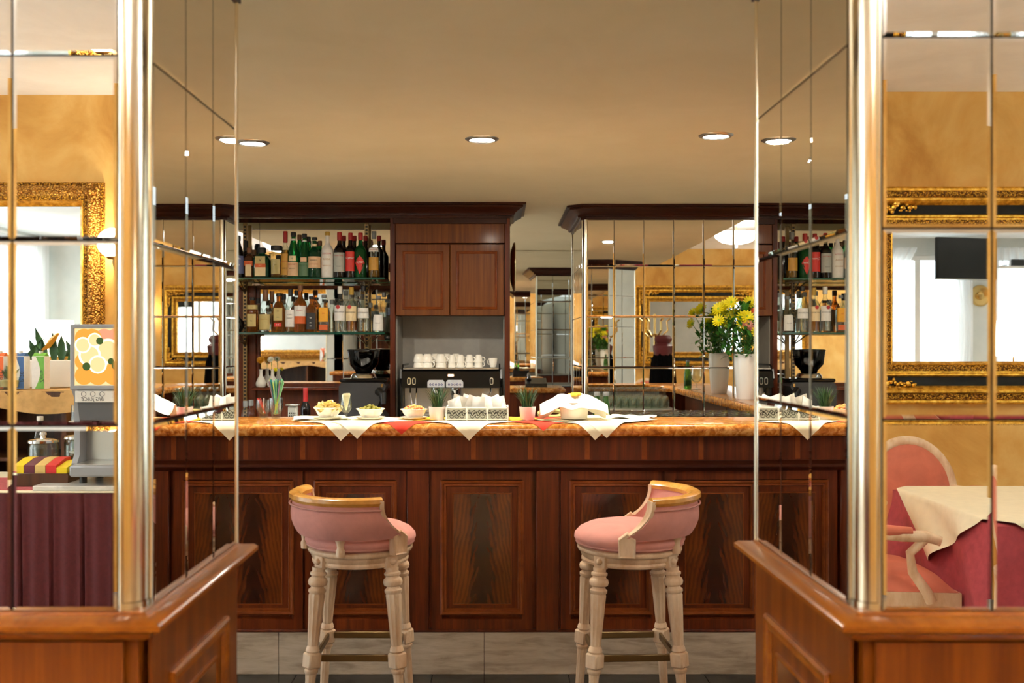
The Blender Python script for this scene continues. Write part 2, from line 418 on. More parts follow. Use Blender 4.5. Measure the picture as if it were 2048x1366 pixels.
struct('wall_rear', MB().box(-6.6, 9.1, -2.62, -2.5, 0, ROOM), 'ochre_wall')
def wall_with_holes(name, axis, p0, p1, a0, a1, z1, holes, m):
    mb = MB()
    def bx(u0, u1, v0, v1):
        if u1 - u0 < 1e-4 or v1 - v0 < 1e-4: return
        mb.box(p0, p1, u0, u1, v0, v1) if axis == 'x' else mb.box(u0, u1, p0, p1, v0, v1)
    u = a0
    for (h0, h1, q0, q1) in sorted(holes): bx(u, h0, 0, z1); bx(h0, h1, 0, q0); bx(h0, h1, q1, z1); u = h1
    bx(u, a1, 0, z1); return struct(name, mb, m)
wall_with_holes('wall_left', 'x', -6.62, -6.5, -2.5, 5.5, ROOM, [(-1.8, .6, .35, 2.75), (2.0, 5.2, .35, 2.75)], 'white_wall')
struct('wall_front_left', MB().box(-6.6, -2.3, 5.5, 5.62, 0, ROOM), 'white_wall')
wall_with_holes('wall_front_right', 'y', 5.75, 5.87, 2.3, 9.0, ROOM, [(5.35, 6.65, .25, 2.75), (7.1, 8.4, .25, 2.75)], 'white_wall')
struct('wall_right', MB().box(9.0, 9.12, -2.5, 5.87, 0, ROOM), 'white_wall')
struct('wall_bar_left', MB().box(-2.42, -2.3, 5.5, 10.0, 0, CEIL), 'white_wall')
struct('wall_bar_right', MB().box(2.3, 2.42, 5.87, 10.0, 0, CEIL), 'white_wall')
struct('wall_bar', MB().box(-2.42, 2.42, 9.92, 10.0, 0, CEIL), 'white_wall')
# back of the shelf niche, side walls above the dropped soffit
struct('wall_back_bar', MB().box(-2.3, .04, 7.06, 7.14, 0, CEIL), 'mahogany')
def window(n, axis, p, a0, a1, z0, z1, inner):
    """window with frame, mullion and panes filling a wall opening"""
    fr = MB()
    def bx(mb, u0, u1, v0, v1, d0, d1): mb.cbox(p+d0, p+d1, u0, u1, v0, v1, .004) if axis == 'x' else mb.cbox(u0, u1, p+d0, p+d1, v0, v1, .004)
    e = .07
    mid = (a0+a1)/2
    for q in ((a0, a1, z0, z0+e), (a0, a1, z1-e, z1), (a0, a0+e, z0+e, z1-e), (a1-e, a1, z0+e, z1-e), (mid-.04, mid+.04, z0+e, z1-e)): bx(fr, *q, .02, .09)
    o = struct('window_%d' % n, fr, 'white_plastic', 30)
    for (u0, u1) in ((a0+e, mid-.04), (mid+.04, a1-e)):
        pn = MB(); bx(pn, u0, u1, z0+e, z1-e, .05, .056); part('window_pane', pn, 'window_glass', o, 0)
window(1, 'x', -6.62, -1.8, .6, .35, 2.75, 1); window(2, 'x', -6.62, 2.0, 5.2, .35, 2.75, 1)
window(3, 'y', 5.75, 5.35, 6.65, .25, 2.75, -1); window(4, 'y', 5.75, 7.1, 8.4, .25, 2.75, -1)

# ------------------------------------------------------------------ tiled mirror faces
TILES = {}
def tile_mesh(w_, h_, m='mirror'):
    k = (round(w_, 4), round(h_, 4), m)
    if k not in TILES:
        g, b = .0019, .0062; mb = MB()
        L = [[(i, -d, j) for i, j in ((g+q, g+q), (w_-g-q, g+q), (w_-g-q, h_-g-q), (g+q, h_-g-q))] for q, d in ((0, 0), (0, .0025), (b, .0034))]
        mb.strip(L); mb.poly(L[2]); TILES[k] = mb.mesh('mirror_tile', m, 0)
    return TILES[k]
def tile_wall(root, P0, P1, z0, h_, rows, cols=None, ws=None, m='mirror', ztop=None):
    P0, P1 = Vector(P0), Vector(P1); d = P1 - P0; L = d.length; d.normalize(); th = math.atan2(d.y, d.x)
    ws = ws or [L/cols]*cols; s = 0; base = Vector(root.location)
    for w_ in ws:
        p = P0 + d*s
        for r in range(rows):
            hh = h_ if ztop is None else min(h_, ztop - z0 - r*h_)
            if hh < .02: continue
            link('mirror_tile', tile_mesh(w_, hh, m), root, Vector((p.x, p.y, z0 + r*h_)) - base, th)
        s += w_
def offset_poly(P, d):
    """outward offset of a convex counter-clockwise outline"""
    n = len(P); out = []
    for i in range(n):
        a, b, c = Vector(P[i-1]), Vector(P[i]), Vector(P[(i+1) % n])
        e1, e2 = (b-a).normalized(), (c-b).normalized(); n1, n2 = Vector((e1.y, -e1.x)), Vector((e2.y, -e2.x))
        m_ = (n1+n2); k = m_.length_squared
        out.append(tuple(b + m_*(2*d/k) if k > 1e-6 else b + n1*d))
    return out
def ring(P, prof):
    """moulding swept round an outline: prof = (outward, z)"""
    return MB().strip([[(x, y, z) for x, y in offset_poly(P, d)] for d, z in prof])
CORNICE = [(-.02, 2.300), (.012, 2.300), (.012, 2.316), (.028, 2.318), (.036, 2.334), (.060, 2.350), (.085, 2.364), (.085, 2.376), (.105, 2.379), (.105, 2.392), (-.02, 2.392)]
LEDGE = [(-.01, 0), (.006, 0), (.010, -.006), (.038, -.010), (.046, -.017), (.046, -.026), (.036, -.032), (.022, -.036), (.016, -.046), (.006, -.052), (-.01, -.052)]
def edge_panel(root, P0, P1, z0, z1, veneer, stile, mould):
    """framed wainscot panel on the vertical face from P0 to P1 (seen left to right): raised moulding, inner veneer field and second bead"""
    P0, P1 = Vector(P0), Vector(P1); d = P1-P0; L = d.length; th = math.atan2(d.y, d.x); base = Vector(root.location)
    def put(name, mb, m, par=root, sm=40):
        o = part(name, mb, m, par, sm); o.location = Vector((P0.x, P0.y, 0)) - base; o.rotation_euler.z = th; return o
    e = min(.11, L*.2)
    body = MB(); body.frame(0, L, z0, z1, [(0, 0), (0, .006), (e, .006), (e+.004, .002), (e+.07, .002)]); put('panel_stile', body, stile)
    mo = MB(); mo.frame(e-.012, L-e+.012, z0+e-.012, z1-e+.012, [(0, .006), (0, .012), (.006, .017), (.014, .016), (.020, .010), (.028, .012), (.032, .003)]); put('panel_moulding', mo, mould)
    q = e + .065
    fd = MB().cbox(q, L-q, -.006, -.001, z0+q, z1-q, .002); put('inlay', fd, veneer, root, 0)
    bd = MB(); bd.frame(q-.006, L-q+.006, z0+q-.006, z1-q+.006, [(0, .001), (0, .007), (.004, .009), (.008, .007), (.010, .001)]); put('inlay_bead', bd, mould)

def column(name, label, P, PB, post, faces, zb, th_, base_faces, corner_posts=()):
    """mirrored column: P is its outline (counter-clockwise), faces the tiled sides"""
    cxy = Vector((sum(p[0] for p in P)/len(P), sum(p[1] for p in P)/len(P), 0))
    root = thing(name, label, 'column', cxy)
    core = MB(); Q = offset_poly(P, -.004); core.strip([[(x, y, z) for x, y in Q] for z in (zb-.02, 2.392)], True, True); wpart('core', core, 'mirror_backing', root, 0)
    Q = offset_poly(PB, -.012); wpart('base', MB().strip([[(x, y, z) for x, y in Q] for z in (0, zb-.05)], True, True), 'honey_upright', root, 0)
    wpart('plinth', ring(PB, [(-.01, 0), (.012, 0), (.012, .09), (.006, .10), (-.01, .105)]), 'honey_wood', root)
    lg = MB(); loops = [[(x, y, zb+z) for x, y in offset_poly(PB, d)] for d, z in LEDGE]; loops[0] = [(x, y, zb) for x, y in offset_poly(PB, -.05)]; loops[-1] = [(x, y, zb-.052) for x, y in offset_poly(PB, -.05)]
    lg.strip(loops, True, True); wpart('ledge', lg, 'honey_wood_deep', root)
    for (a, b, ws, cols) in faces: tile_wall(root, a, b, zb, th_, 5, cols, ws, 'mirror', 2.305)
    for (a, b) in base_faces: edge_panel(root, a, b, .11, zb-.055, 'flame_veneer_honey', 'honey_upright', 'honey_wood_deep')
    wpart('cornice', ring(P, CORNICE), 'mahogany_dark', root)
    pm = MB()
    for (c, r, a0, a1) in post:       # rounded polished corner with two flat fillets
        pts = [(c[0] + r*math.cos(a0+(a1-a0)*i/10), c[1] + r*math.sin(a0+(a1-a0)*i/10)) for i in range(11)]
        pm.strip([[(x, y, z) for x, y in pts] for z in (zb+.012, 2.31)], False)
        foot = MB(); fp = [(c[0] + (r+.003)*math.cos(a0+(a1-a0)*i/10), c[1] + (r+.003)*math.sin(a0+(a1-a0)*i/10)) for i in range(11)]
        foot.strip([[(x, y, z) for x, y in fp] for z in (zb, zb+.014)], False); wpart('post_foot', foot, 'brass_post', root)
        for a in (a0, a1):
            fl = MB(); x, y = c[0] + r*math.cos(a), c[1] + r*math.sin(a); fl.tube([(x, y, zb), (x, y, 2.31)], .004, 8); wpart('post_bead', fl, 'brass_post', root)
    if pm.v: wpart('corner_post', pm, 'brass_post', root)
    for (x, y) in corner_posts:
        wpart('corner_trim', MB().tube([(x, y, zb), (x, y, 2.31)], .008, 8), 'brass_post', root)
    return root
# left column
hL, zL, yL, xL = .3395, .964, 1.826, -.656
column('mirrored_column', 'mirror-tiled column at left, its face reflecting the juice dispenser',
       [(-2.0, yL), (-.696, yL), (xL, yL+.04), (xL, 2.46), (-2.0, 2.46)],
       [(-2.0, yL), (xL, yL), (xL, 2.46), (-2.0, 2.46)],
       [((-.696, yL+.04), .04, -PI/2, 0)],
       [((-2.0, yL), (-.70, yL), [.136]+[.194]*6, None), ((xL, yL+.047), (xL, 2.458), None, 3), ((xL, 2.46), (-2.0, 2.46), None, 7), ((-2.0, 2.46), (-2.0, yL), None, 3)],
       zL, hL, [((-1.34, yL), (-.69, yL)), ((xL, yL+.03), (xL, 2.455)), ((xL-.02, 2.46), (-1.98, 2.46))], [(xL, 2.46), (-2.0, 2.46), (-2.0, yL)])
# right column, its inner side a little out of parallel
hR, zR, yR = .3435, .974, 1.788
A, B = (.642, 1.833), (.632, 2.448)
column('mirrored_column', 'mirror-tiled column at right, its face reflecting the pink dining chairs',
       [(A[0]+.038, yR), (1.507, yR), (1.507, 2.2), (1.19, 2.448), B, A],
       [(A[0]+.002, yR), (1.507, yR), (1.507, 2.2), (1.19, 2.448), B],
       [((A[0]+.038, A[1]-.007), .038, PI, 1.5*PI)],
       [((A[0]+.042, yR), (1.507, yR), [.197]*4+[.031], None), (B, (A[0], A[1]+.002), None, 3), ((1.19, 2.448), B, None, 3), ((1.507, 2.2), (1.19, 2.448), None, 2), ((1.507, yR), (1.507, 2.2), None, 2)],
       zR, hR, [((A[0]+.03, yR), (1.30, yR)), ((B[0], B[1]-.005), (A[0], A[1]-.02)), ((1.18, 2.448), (B[0]+.01, B[1]))], [B, (1.19, 2.448), (1.507, 2.2), (1.507, yR)])

# ------------------------------------------------------------------ back bar: mirrored block on the right
BX, BY = .552, 6.70
root = thing('mirrored_partition', 'mirror-tiled partition block behind the bar, right of the espresso machine', 'partition', (1.25, 7.15, 0))
P = [(BX+.03, BY), (1.95, BY), (1.95, 7.6), (BX, 7.6), (BX, BY+.03)]
wpart('core', MB().strip([[(x, y, z) for x, y in offset_poly(P, -.004)] for z in (.0, 2.392)], True, True), 'mirror_backing', root, 0)
tile_wall(root, (BX+.03, BY), (1.95, BY), .963, .342, 4, None, [.182]+[.2006]*5+[.183], 'mirror', 2.302)
tile_wall(root, (BX, 7.6), (BX, BY+.03), .963, .342, 4, 4, None, 'mirror', 2.302)
tile_wall(root, (1.95, 7.6), (BX, 7.6), .963, .342, 4, 7, None, 'mirror', 2.302)
pts = [(BX+.03+.03*math.cos(a), BY+.03+.03*math.sin(a)) for a in [PI+PI/2*i/8 for i in range(9)]]
wpart('corner_post', MB().strip([[(x, y, z) for x, y in pts] for z in (.9, 2.31)], False), 'brass_post', root)
wpart('corner_trim', MB().tube([(BX, 7.6, .9), (BX, 7.6, 2.31)], .012, 8), 'brass_post', root)
wpart('cornice', ring(P, CORNICE), 'mahogany_dark', root)
wpart('base', MB().strip([[(x, y, z) for x, y in offset_poly(P, .006)] for z in (0, .95)], True, True), 'mahogany', root, 0)
single('wall_mirror', MB().cbox(-2.25, 2.25, -.012, .012, .92, 2.39, .004), 'mirror_clear', 'plain mirror across the far corridor wall behind the bar', 'mirror', (0, 9.83, 0), R(1.5), smooth=0)
r2 = thing('mirrored_wall', 'mirror tiles on the corridor side of the bottle wall', 'wall mirror', (-1.1, 7.15, 0))
tile_wall(r2, (.03, 7.1405), (-2.25, 7.1405), .963, .342, 4, 11, None, 'mirror', 2.38)
wpart('corner_trim', MB().tube([(.045, 7.15, .9), (.045, 7.15, 2.38)], .012, 8), 'brass_post', r2)
# corridor service ledge with its marble top
root = thing('service_ledge', 'marble topped wooden ledge in the corridor behind the bar', 'ledge', (.25, 8.45, 0))
wpart('body', MB().box(-.6, .53, 8.25, 8.65, 0, 1.06), 'mahogany', root, 0); wpart('top', MB().cbox(-.62, .54, 8.2, 8.7, 1.062, 1.105, .015), 'verona_marble', root)

# ------------------------------------------------------------------ espresso cabinet
x0, x1, yf, yb = -.735, .063, 6.62, 7.05
root = thing('back_bar_cabinet', 'tall mahogany cabinet with two doors above the espresso machine', 'cabinet', ((x0+x1)/2, 6.83, 0))
for xa in (x0, x1-.035): wpart('side_panel', MB().cbox(xa, xa+.035, yf, yb, 0, 2.302, .003), 'mahogany', root)
wpart('fascia', MB().cbox(x0+.036, x1-.036, yf+.004, yf+.03, 2.135, 2.30, .002), 'cabinet_wood', root)
wpart('fascia_rail', MB().cbox(x0+.02, x1-.02, yf-.006, yf+.003, 2.262, 2.302, .003), 'mahogany_dark', root)
wpart('carcass', MB().box(x0+.036, x1-.036, yf+.03, yb, 1.66, 2.13), 'mahogany', root, 0)
xm = (x0+x1)/2
for (a, b) in ((x0+.042, xm-.0015), (xm+.0015, x1-.042)):
    d = wpart('door', MB().cbox(a, b, yf-.016, yf+.004, 1.652, 2.125, .003), 'cabinet_wood', root)
    mo = MB().frame(a+.042, b-.042, 1.652+.04, 2.125-.046, [(0, 0), (.002, .006), (.008, .009), (.014, .005), (.018, 0)], yf-.016); wpart('door_moulding', mo, 'mahogany_edge', d)
wpart('niche_back', MB().box(x0+.036, x1-.036, yb-.02, yb, .9, 1.66), 'grey_panel', root, 0)
for xa in (x0+.0365, x1-.0445): wpart('niche_side', MB().box(xa, xa+.008, yf+.05, yb-.021, .9, 1.65), 'grey_panel', root, 0)
wpart('cornice', ring([(-2.28, yf), (x1, yf), (x1, yb), (-2.28, yb)], CORNICE), 'mahogany_dark', root)
wpart('added_ceiling_strip', MB().box(-2.26, x0-.002, 6.646, 6.656, 2.302, 2.392), 'cream_ceiling', root, 0)  # added board in ceiling colour, stands in for the ceiling's reflection below the cornice
# brass plate hung on the cabinet's right flank
t = thing('brass_plate', 'round brass plate on the right flank of the espresso cabinet', 'wall plate', (x1+.004, 6.82, 1.99))
t.rotation_euler = (0, PI/2, 0)
part('dish', MB().lathe([(0, .012), (.09, .014), (.12, .028), (.165, .034), (.172, .03), (.165, .02), (.1, 0), (0, 0)], 32), 'brass', t)
part('boss', MB().lathe([(.05, .012), (.04, .03), (0, .038)], 20), 'brass', t)

# ------------------------------------------------------------------ bottle shelf bay
sx0, sx1, sy = -2.27, x0-.004, 6.95
root = thing('bottle_shelf_bay', 'mahogany bay with mirrored back and two glass shelves of bottles', 'shelf unit', ((sx0+sx1)/2, 6.8, 0))
wpart('mirror_back', MB().box(-1.68, sx1-.02, sy, sy+.01, 1.19, 2.31), 'mirror_clear', root, 0)
wpart('mirror_back', MB().box(-2.26, -1.682, sy, sy+.01, 1.87, 2.31), 'mirror_clear', root, 0)
wpart('back_panel', MB().cbox(sx0, -1.70, sy-.03, sy+.005, .9, 1.868, .004), 'mahogany', root)
wpart('mirror_frame', MB().frame(-1.70, sx1-.002, 1.165, 1.87, [(0, 0), (0, .012), (.02, .012), (.026, 0)], sy), 'mahogany', root)
wpart('lower_panel', MB().box(-1.70, sx1, sy-.004, sy+.02, .9, 1.164), 'mahogany', root, 0)
wpart('mirror_ledge', MB().cbox(-1.70, sx1-.002, sy-.16, sy-.013, 1.146, 1.166, .004), 'mahogany', root)
for xa in (-1.765, -.925):
    u = wpart('upright', MB().cbox(xa-.014, xa+.014, sy-.075, sy-.055, .92, 2.30, .002), 'aged_brass', root)
    sl = MB()
    for k in range(56): sl.box(xa-.008, xa+.008, sy-.0755, sy-.074, .935+.0242*k, .950+.0242*k)
    wpart('slot', sl, 'mirror_backing', u, 0, 'stuff')
for zt in (1.905, 1.542):
    g = wpart('glass_shelf', MB().box(sx0+.02, sx1-.03, 6.615, sy-.06, zt-.012, zt), 'shelf_glass', root, 0)
    wpart('shelf_edge', MB().cbox(sx0+.02, sx1-.03, 6.609, 6.614, zt-.013, zt, .001), 'shelf_edge', g, 0)
    for xa in (-1.765, -.925):   # scrolled bracket that spreads into a fork under the glass
        b = MB()
        for s_ in (-1, 0, 1): b.tube([(xa, sy-.07, zt-.085), (xa+.018*s_, sy-.12, zt-.06), (xa+.05*s_, sy-.2, zt-.016), (xa+.056*s_, sy-.24, zt-.014)], .0045, 6)
        b.cbox(xa-.06, xa+.06, sy-.25, sy-.06, zt-.0155, zt-.0125, .001)
        wpart('bracket', b, 'aged_brass', root)
# work counter behind the bar
root = thing('back_counter', 'dark work counter along the back bar under the grinder and espresso machine', 'counter', (-1.1, 6.65, 0))
wpart('body', MB().box(-2.27, x0-.003, 6.35, 6.94, 0, .86), 'mahogany', root, 0)
wpart('body', MB().box(x0+.037, x1-.037, 6.35, 6.98, 0, .86), 'mahogany', root, 0)
wpart('top', MB().cbox(-2.27, x1+.02, 6.30, 6.615, .862, .9, .006), 'steel', root)
wpart('top_rear', MB().box(-2.27, x0-.003, 6.616, 6.90, .862, .9), 'steel', root, 0)
wpart('top_rear', MB().box(x0+.037, x1-.037, 6.616, 7.0, .862, .9), 'steel', root, 0)
root = thing('glass_counter', 'steel glass-drying counter under the mirrored partition', 'counter', (1.0, 6.0, 0))
wpart('body', MB().box(.25, 1.40, 4.9, 5.5, 0, .9), 'dark_grey', root, 0); wpart('top', MB().cbox(.24, 1.41, 4.88, 5.52, .902, .945, .006), 'steel', root)

# ------------------------------------------------------------------ bar counter
TOPZ = 1.111
LX, RX = -2.25, 1.93
root = thing('bar_counter', 'mahogany bar front with flame veneer panels on a travertine kick', 'bar', (0, 4.5, 0))
wpart('carcass', MB().box(LX+.06, RX-.06, 4.415, 4.72, 0, 1.055), 'mahogany', root, 0)
wpart('rear_panel', MB().box(LX+.07, RX-.55, 4.7205, 4.73, .05, 1.05), 'grey_panel', root, 0)
wpart('frieze', MB().box(LX, RX, 4.375, 4.416, .945, 1.058), 'mahogany_across', root, 0)
for i in range(17):    # lighter crossbanding stripes let into the frieze
    xa = LX + .12 + i*.25
    if xa < RX-.05: wpart('frieze_stripe', MB().cbox(xa, xa+.022, 4.3735, 4.376, .952, 1.05, .0004), 'mahogany_edge', root, 0)
MOULD = [(4.416, .900), (4.376, .900), (4.368, .908), (4.362, .916), (4.352, .920), (4.352, .932), (4.362, .938), (4.370, .948), (4.416, .948)]
wpart('string_moulding', MB().extr(MOULD, 'x', LX, RX), 'mahogany_dark', root)
d = 4.38
def X(p): return px(p, d)
PANELS = [(503, 57, 76, 101), (710, 57, 84, 104), (964, 58, 84, 104), (1223, 60, 84, 104), (1431, 58, 78, 104)]
pc = [X(q[0]) for q in PANELS]
EXTRA = [pc[0]-.50, pc[0]-.98, pc[4]+.5]
for c_ in pc + EXTRA:
    hw = .222; z0, z1 = .198, .904
    p_ = wpart('door_panel', MB().frame(c_-hw, c_+hw, z0, z1, [(0, 0), (0, .018), (.045, .018), (.050, .008), (.052, .002)], 4.415), 'mahogany', root)
    wpart('panel_moulding', MB().frame(c_-hw+.038, c_+hw-.038, z0+.065, z1-.048, [(0, .018), (0, .022), (.006, .026), (.013, .024), (.017, .018), (.024, .019), (.028, .010)], 4.415), 'mahogany_edge', p_)
    wpart('inlay_border', MB().box(c_-hw+.06, c_+hw-.06, 4.407, 4.4155, z0+.055, z1-.04), 'mahogany', p_, 0)
    wpart('inlay', MB().cbox(c_-.126, c_+.126, 4.4035, 4.4055, z0+.112, z1-.108, .0005), 'flame_veneer', p_, 0)
    wpart('inlay_string', MB().frame(c_-.131, c_+.131, z0+.107, z1-.103, [(0, .0095), (0, .0125), (.005, .0125), (.005, .0095)], 4.415), 'mahogany_edge', p_)
pil = [(X(814), X(858)), (X(1072), X(1118))]
for a, b in pil: wpart('pilaster', MB().cbox(a, b, 4.382, 4.416, .196, .905, .003), 'mahogany', root)
wpart('bottom_rail', MB().cbox(LX, RX, 4.39, 4.4155, .186, .200, .004), 'mahogany_across', root)
xs = [LX, -1.55, -.98, X(968)+.0, .72, 1.3, RX]
for a, b in zip(xs, xs[1:]): wpart('kick_slab', MB().cbox(a+.001, b-.001, 4.396, 4.414, 0, .187, .0015), 'travertine', root, 0)
# marble top: straight run plus the return to the mirrored partition
r_ = .027; yn = 4.30; pr = [(4.79, TOPZ), (yn+r_, TOPZ)] + [(yn+r_-r_*math.sin(PI*i/10), TOPZ-r_+r_*math.cos(PI*i/10)) for i in range(1, 11)]
pr2 = [(4.79-r_+r_*math.sin(PI*i/10), TOPZ-r_-r_*math.cos(PI*i/10)) for i in range(11)]
prof = pr + pr2
root = thing('counter_top', 'polished orange marble bar top with rounded nosing', 'countertop', (0, 4.5, 1.06))
wpart('top_slab', MB().extr(prof, 'x', LX-.03, RX+.03), 'verona_marble', root)
# return wing with a rounded inner corner
wx = 1.44; pts = [(RX+.03, 4.75), (RX+.03, 6.695), (wx, 6.695)]
arc = [(wx-.16+.16*math.cos(a), 4.95-.16+.16*0+.16*(1-math.sin(a))-.0) for a in [0]]
inner = [(wx, 5.05)] + [(wx-.22+.22*math.cos(PI/2*i/8), 5.01-.22*math.sin(PI/2*i/8)) for i in range(1, 9)] + [(wx-.22, 4.75)]
poly = pts + inner
lo = []
for dd, zz in [(-.03, TOPZ-.054), (-.012, TOPZ-.052), (-.002, TOPZ-.038), (0, TOPZ-.027), (-.002, TOPZ-.014), (-.012, TOPZ-.003), (-.03, TOPZ-.0002)]:
    lo.append([(x + (-dd if i >= 3 else 0), y, zz) for i, (x, y) in enumerate(poly)])
wpart('return_wing', MB().strip(lo, True, True), 'verona_marble', root)
wpart('wing_support', MB().box(wx+.08, RX-.05, 5.2, 6.69, 0, TOPZ-.055), 'mahogany', root, 0)
ORD = ['first', 'second', 'third', 'fourth', 'fifth', 'sixth', 'seventh', 'eighth', 'ninth', 'tenth', 'eleventh', 'twelfth']
# ------------------------------------------------------------------ downlights in the soffit
def downlight(label, x, y, z=CEIL, power=11):
    t = thing('downlight', label, 'ceiling light', (x, y, z), 0)
    part('trim_ring', MB().lathe([(.056, -.001), (.059, -.009), (.068, -.007), (.076, -.002), (.078, 0), (.056, .0)], 32), 'steel', t)
    part('diffuser', MB().lathe([(0, -.0035), (.057, -.0035), (.057, -.001), (0, -.001)], 32), 'downlight_white', t)
    area_light('downlight_lamp', (x, y, z-.012), (0, 0, 0), .09, .09, power, (1, .92, .78), 'DISK')
zc = CEIL - H
for pxx, pyy, lb in ((505, 285, 'left downlight over the bar, next to the left column'), (964, 278, 'middle downlight over the bar, above the espresso cabinet'), (1432, 271, 'right downlight over the bar, next to the right column')):
    dd = zc*F/(CY-pyy); downlight('round recessed ' + lb, px(pxx, dd), dd)

# ------------------------------------------------------------------ bar stools
def bar_stool(label, x, y, rz_base, back_dir):
    t = thing('bar_stool', label, 'bar stool', (x, y, 0), 0)
    rb = Matrix.Rotation(rz_base, 4, 'Z'); bd = R(back_dir)
    def flute(a): return 1 - .10*(.5 + .5*math.cos(10*a))
    for sx in (-1, 1):
        for sy_ in (-1, 1):
            top = Vector((sx*.138, sy_*.138, .615)); foot = Vector((sx*.178, sy_*.178, 0)); ax = (top-foot); L = ax.length
            q = ax.to_track_quat('Z', 'Y').to_matrix().to_4x4(); m = rb @ Matrix.Translation(foot) @ q
            lg = MB()
            lg.lathe([(0, 0), (.014, 0), (.017, .02), (.019, .20), (.021, .222)], 20, sec=flute)
            lg.lathe([(.021, .222), (.026, .228), (.026, .236), (.020, .242)], 20)
            lg.cbox(-.027, .027, -.027, .027, .242, .300, .006)
            lg.lathe([(.022, .300), (.027, .306), (.024, .318), (.0205, .326)], 20)
            lg.lathe([(.0205, .326), (.030, .500), (.031, .512), (.0285, .520)], 40, sec=flute)
            lg.lathe([(.0285, .520), (.033, .526), (.033, .534), (.026, .540), (.024, .546), (.034, .552), (.037, .563), (.034, .574), (.026, .580), (.026, .586), (.031, .590), (.031, .597), (.024, .602), (.025, L)], 24)
            lg.xf(m); part('leg', lg, 'whitewash', t)
    for (ax_, s_) in (('x', -1), ('x', 1), ('y', -1), ('y', 1)):
        br = MB(); q = .150
        if ax_ == 'x': br.cbox(-q+.022, q-.022, s_*q-.006, s_*q+.006, .262, .288, .002)
        else: br.cbox(s_*q-.006, s_*q+.006, -q+.022, q-.022, .262, .288, .002)
        part('footrest_bar', br.xf(rb), 'aged_brass', t)
    part('seat_ring', MB().lathe([(.10, .612), (.178, .612), (.186, .616), (.188, .624), (.184, .632), (.190, .640), (.192, .652), (.200, .656), (.204, .664), (.203, .672), (.196, .676), (.10, .676)], 48), 'whitewash', t)
    for k in range(4):      # square rosette blocks over the legs
        a = PI/4 + k*PI/2; b = MB().cbox(-.026, .026, -.012, .012, .608, .664, .003); b.ball((0, -.013, .636), .013, 10, 6)
        b.xf(rb @ Matrix.Rotation(a, 4, 'Z') @ Matrix.Translation((.187, 0, 0)) @ Matrix.Rotation(PI/2, 4, 'Z')); part('rosette_block', b, 'whitewash', t)
    part('seat_cushion', MB().lathe([(0, .768), (.06, .767), (.12, .762), (.165, .753), (.196, .738), (.214, .718), (.216, .704), (.208, .688), (.196, .678), (.15, .676), (0, .676)], 48), 'pink_velvet', t)
    part('seat_piping', MB().lathe([(.206, .683), (.211, .686), (.211, .691), (.205, .692)], 48), 'piping', t)
    # wrap-round upholstered back
    top_h, bot_h = R(69), R(95); z0, z1 = .732, .868; nA = 36
    def sweep(fn): return [[fn(-1 + 2*i/nA, j) for j in range(len(fn(0, None)))] for i in range(nA+1)]
    def half(z): k = (z-z0)/(z1-z0); return top_h + (bot_h-top_h)*(1-k)**2.2
    def rad(z): k = (z-z0)/(z1-z0); return .236 + .026*k**.8
    sec_ = []
    for j in range(9): k = j/8; z = z0+(z1-z0)*k; sec_.append((rad(z) + .018*math.sin(PI*min(1, k*1.0+.08)) , z))
    for j in range(9): k = 1-j/8; z = z0+(z1-z0)*k; sec_.append((rad(z)-.030 - .008*math.sin(PI*k), z))
    def P(u, rr, z): a = bd + u*half(z); return (rr*math.cos(a), rr*math.sin(a), z)
    bk = MB().strip([[P(-1+2*i/nA, rr, z) for rr, z in sec_] for i in range(nA+1)], True, True); part('backrest', bk, 'pink_velvet', t)
    rl = MB(); rp = [(rad(z1)-.036, z1-.004), (rad(z1)-.038, z1+.010), (rad(z1)-.026, z1+.022), (rad(z1)-.004, z1+.026), (rad(z1)+.012, z1+.018), (rad(z1)+.014, z1+.004), (rad(z1)+.006, z1-.008), (rad(z1)-.02, z1-.008)]
    rl.strip([[(rr*math.cos(bd+u*(top_h+.02)), rr*math.sin(bd+u*(top_h+.02)), z) for rr, z in rp] for u in [-1+2*i/nA for i in range(nA+1)]], True, True); part('top_rail', rl, 'honey_rail', t)
    bead = MB().tube([(( rad(z1-.016)+.012)*math.cos(bd+u*half(z1-.016)), (rad(z1-.016)+.012)*math.sin(bd+u*half(z1-.016)), z1-.022) for u in [-1+2*i/nA for i in range(nA+1)]], .004, 6); part('back_piping', bead, 'piping', t)
    for s_ in (-1, 1):      # carved edge that curves from the rail down to the shield-shaped arm post
        zs = [z1+.012-(z1-.012-z0+.0)*i/10 for i in range(11)]
        ed = MB().strip([[(rr*math.cos(bd+s_*(half(min(max(z, z0), z1))+da)), rr*math.sin(bd+s_*(half(min(max(z, z0), z1))+da)), z) for rr, da in ((rad(min(z, z1))-.040, -.02), (rad(min(z, z1))+.013, -.02), (rad(min(z, z1))+.016, .035), (rad(min(z, z1))-.036, .045))] for z in zs], True, True); part('back_edge', ed, 'whitewash', t)
        a = bd + s_*(bot_h-.08); sh = MB().strip([[(-.030+e, yy, .668+e), (.030-e, yy, .668+e), (.032-e, yy, .738-e), (0, yy, .762-e*1.4), (-.032+e, yy, .738-e)] for yy, e in ((.010, 0), (-.020, 0), (-.024, .003), (-.021, .007), (-.020, .009))], True, True)
        sh.xf(Matrix.Rotation(a, 4, 'Z') @ Matrix.Translation((.226, 0, 0)) @ Matrix.Rotation(PI/2, 4, 'Z')); part('arm_post', sh, 'whitewash', t, 30)
    for da in (-.30, .30):     # short supports between ring and back
        a = bd + da*1.9; sp_ = MB().lathe([(.016, .668), (.018, .690), (.013, .700), (.015, .716), (.022, .732), (.02, .738)], 12); sp_.xf(Matrix.Rotation(a, 4, 'Z') @ Matrix.Translation((.213, 0, 0))); part('back_support', sp_, 'whitewash', t)
    return t
